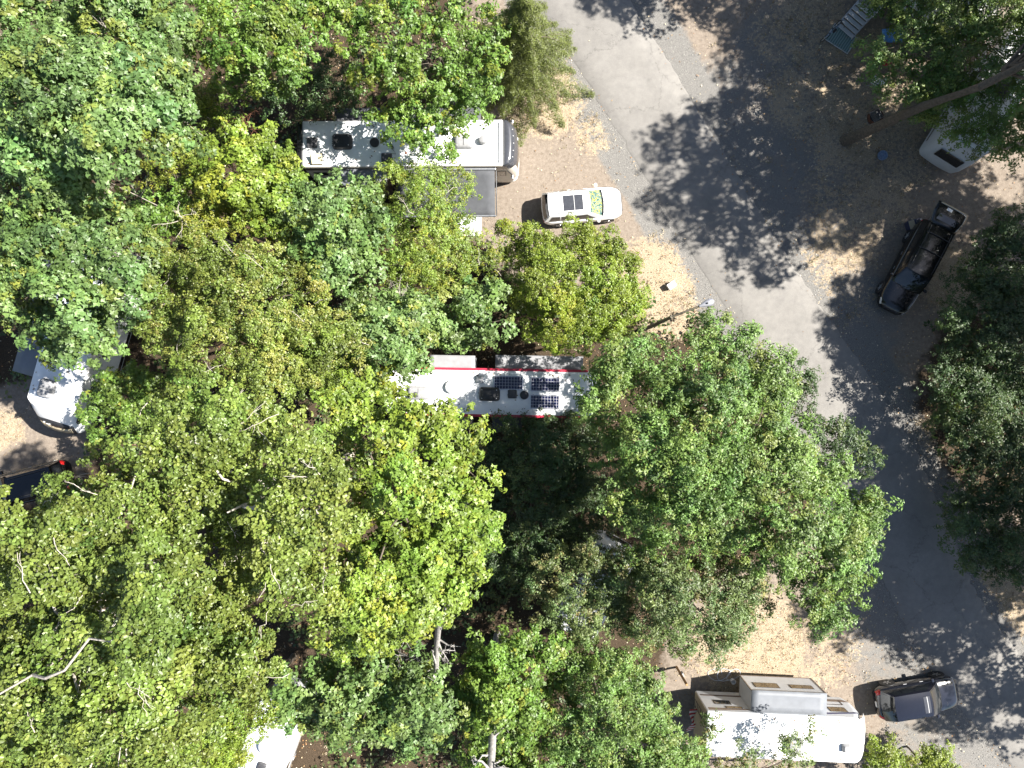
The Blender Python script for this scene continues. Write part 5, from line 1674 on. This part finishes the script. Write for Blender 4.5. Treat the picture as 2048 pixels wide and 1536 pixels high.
camp_chair('red camp chair under the leaning tree near the blue tarp', 1762, 232 - 105, 2.2, 'chair_red')
camp_chair('white camp chair under the leaning tree near the fire ring', 1745, 168, 2.6, 'cloth_white')
tp = MB().grid(lambda u, v: (-.6 + 1.2 * u, -.4 + .8 * v, .12 + .22 * math.sin(3.1 * u) * math.sin(3.1 * v) + .05 * math.sin(11 * u + 5 * v)), 14, 10)
o = tag(tp.build('tarp', 'tarp_blue', None, True, solid=.01), 'crumpled bright blue tarp beside the trailer stairs', 'tarp')
o.location = P(1783, 73)[:2] + (0,)

# ------------------------------------------------------------------ ground cover nobody could count
r_ = np.random.default_rng(77)
pts = np.stack([r_.uniform(-31, 33, 60000), r_.uniform(-24, 24, 60000)], 1)
gv, fo, gr_, dr = zones(pts[:, 0], pts[:, 1])
# fallen leaves
keep = (r_.random(60000) < (.10 + .35 * fo + .16 * gr_ + .10 * (pts[:, 0] > 12)) * np.where(dr < 2.1, .05, np.where(dr < 2.9, 1.8, 1))) & (np.abs(pts[:, 0]) < 33)
p = pts[keep]
nL = len(p)
R = np.concatenate([p, np.where(dr[keep] < 2.45, .07, .02)[:, None] + r_.uniform(0, .02, (nL, 1))], 1)
Aa = unit(np.stack([r_.normal(0, .3, nL), r_.normal(0, .3, nL), np.ones(nL)], 1))
pal = np.array([(.52, .42, .28), (.40, .27, .14), (.28, .15, .07), (.60, .52, .38), (.20, .12, .06)])
me, nt_ = rosettes_to_mesh('fallen_leaves', R, Aa, pal[r_.integers(0, 5, nL)], .10, 1, 'small', (-.3, .3), r_)
TRI[0] += nt_
tag(link_mesh('fallen_leaves', me, 'litter'), 'scattered dry fallen leaves on dirt and gravel', 'leaves', kind='stuff')
# undergrowth: ferns and seedlings under the trees
pts = np.stack([r_.uniform(-33, 33, 40000), r_.uniform(-25, 25, 40000)], 1)
gv, fo, gr_, dr = zones(pts[:, 0], pts[:, 1])
clear = np.zeros(40000)
for o in bpy.data.objects:      # none under the vehicles
    if o.type == 'EMPTY' and o.get('category') in ('trailer', 'motorhome', 'car'):
        hx_ = 6.4 if o['category'] != 'car' else 3.0
        ca, sa = math.cos(o.rotation_euler.z), math.sin(o.rotation_euler.z)
        dx, dy = pts[:, 0] - o.location.x, pts[:, 1] - o.location.y
        clear += (np.abs(dx * ca + dy * sa) < hx_) & (np.abs(-dx * sa + dy * ca) < 2.6)
keep = (r_.random(40000) < .42 * fo * smoothstep(-.5, .5, wob(pts[:, 0], pts[:, 1], .8, 12))) & (clear == 0)
p = pts[keep]
nL = len(p)
R = np.concatenate([p, (.15 + .9 * r_.random((nL, 1)) ** 2)], 1)
Aa = unit(np.stack([r_.normal(0, .35, nL), r_.normal(0, .35, nL), np.ones(nL)], 1))
pal = np.array([(.05, .09, .025), (.08, .12, .03), (.04, .07, .02), (.10, .12, .04)])
me, nt_ = rosettes_to_mesh('undergrowth', R, Aa, pal[r_.integers(0, 4, nL)], .26, 6, 'small', (0, .8), r_)
TRI[0] += nt_
tag(link_mesh('undergrowth', me, 'leaf'), 'low ferny undergrowth on the shaded forest floor', 'undergrowth', kind='stuff')
# dry grass
pts = np.stack([r_.uniform(-31, 33, 90000), r_.uniform(-24, 24, 90000)], 1)
gv, fo, gr_, dr = zones(pts[:, 0], pts[:, 1])
keep = (r_.random(90000) < smoothstep(.3, 1.15, gr_ + .55 * wob(pts[:, 0], pts[:, 1], 2.5, 5) + .25 * wob(pts[:, 0], pts[:, 1], 7, 6)) * .55) & (dr > 2.5)
p = pts[keep]
nL = len(p)
R = np.concatenate([p, np.full((nL, 1), -.01)], 1)
Aa = unit(np.stack([r_.normal(0, .35, nL), r_.normal(0, .35, nL), np.ones(nL)], 1))
pal = np.array([(.38, .30, .20), (.30, .23, .14), (.47, .39, .28), (.22, .15, .08), (.19, .17, .08)])
me, nt_ = rosettes_to_mesh('dry_grass', R, Aa, pal[r_.integers(0, 5, nL)], .17, 5, 'needle', (-1.2, -.25), r_)
TRI[0] += nt_
tag(link_mesh('dry_grass', me, 'litter'), 'sun-bleached dry grass tufts along drive and verges', 'grass', kind='stuff')
# gravel stones
pts = np.stack([r_.uniform(-2, 33, 60000), r_.uniform(-24, 24, 60000)], 1)
gv, fo, gr_, dr = zones(pts[:, 0], pts[:, 1])
keep = (r_.random(60000) < gv * .5) & (dr > 2.42)
p = pts[keep]
nS = len(p)
tet = np.array([(-.5, -.4, 0), (.5, -.35, 0), (.05, .55, 0), (0, 0, .55)])
ang = r_.uniform(0, 6.28, nS)
sc = r_.uniform(.025, .065, nS)
rot = np.stack([np.stack([np.cos(ang), -np.sin(ang), 0 * ang], 1), np.stack([np.sin(ang), np.cos(ang), 0 * ang], 1), np.stack([0 * ang, 0 * ang, 1 + 0 * ang], 1)], 1)
V = np.einsum('nij,kj->nki', rot, tet) * sc[:, None, None] + np.concatenate([p, np.full((nS, 1), -.005)], 1)[:, None]
F = (np.array([(0, 1, 3), (1, 2, 3), (2, 0, 3)])[None] + (np.arange(nS) * 4)[:, None, None]).reshape(-1, 3)
me = np_mesh('gravel_stones', V.reshape(-1, 3), tris=F)
cl = r_.uniform(.08, .5, (nS, 1)) * np.array([[1, .97, .92]])
cl = np.repeat(np.concatenate([cl, np.ones((nS, 1))], 1), 4, axis=0)
a = me.attributes.new('col', 'FLOAT_COLOR', 'POINT')
a.data.foreach_set('color', cl.astype(np.float32).ravel())
TRI[0] += len(F)
tag(link_mesh('gravel_stones', me, 'litter'), 'loose grey gravel stones along the road edges', 'gravel', kind='stuff')
print('FOLIAGE TRIANGLES', TRI[0])
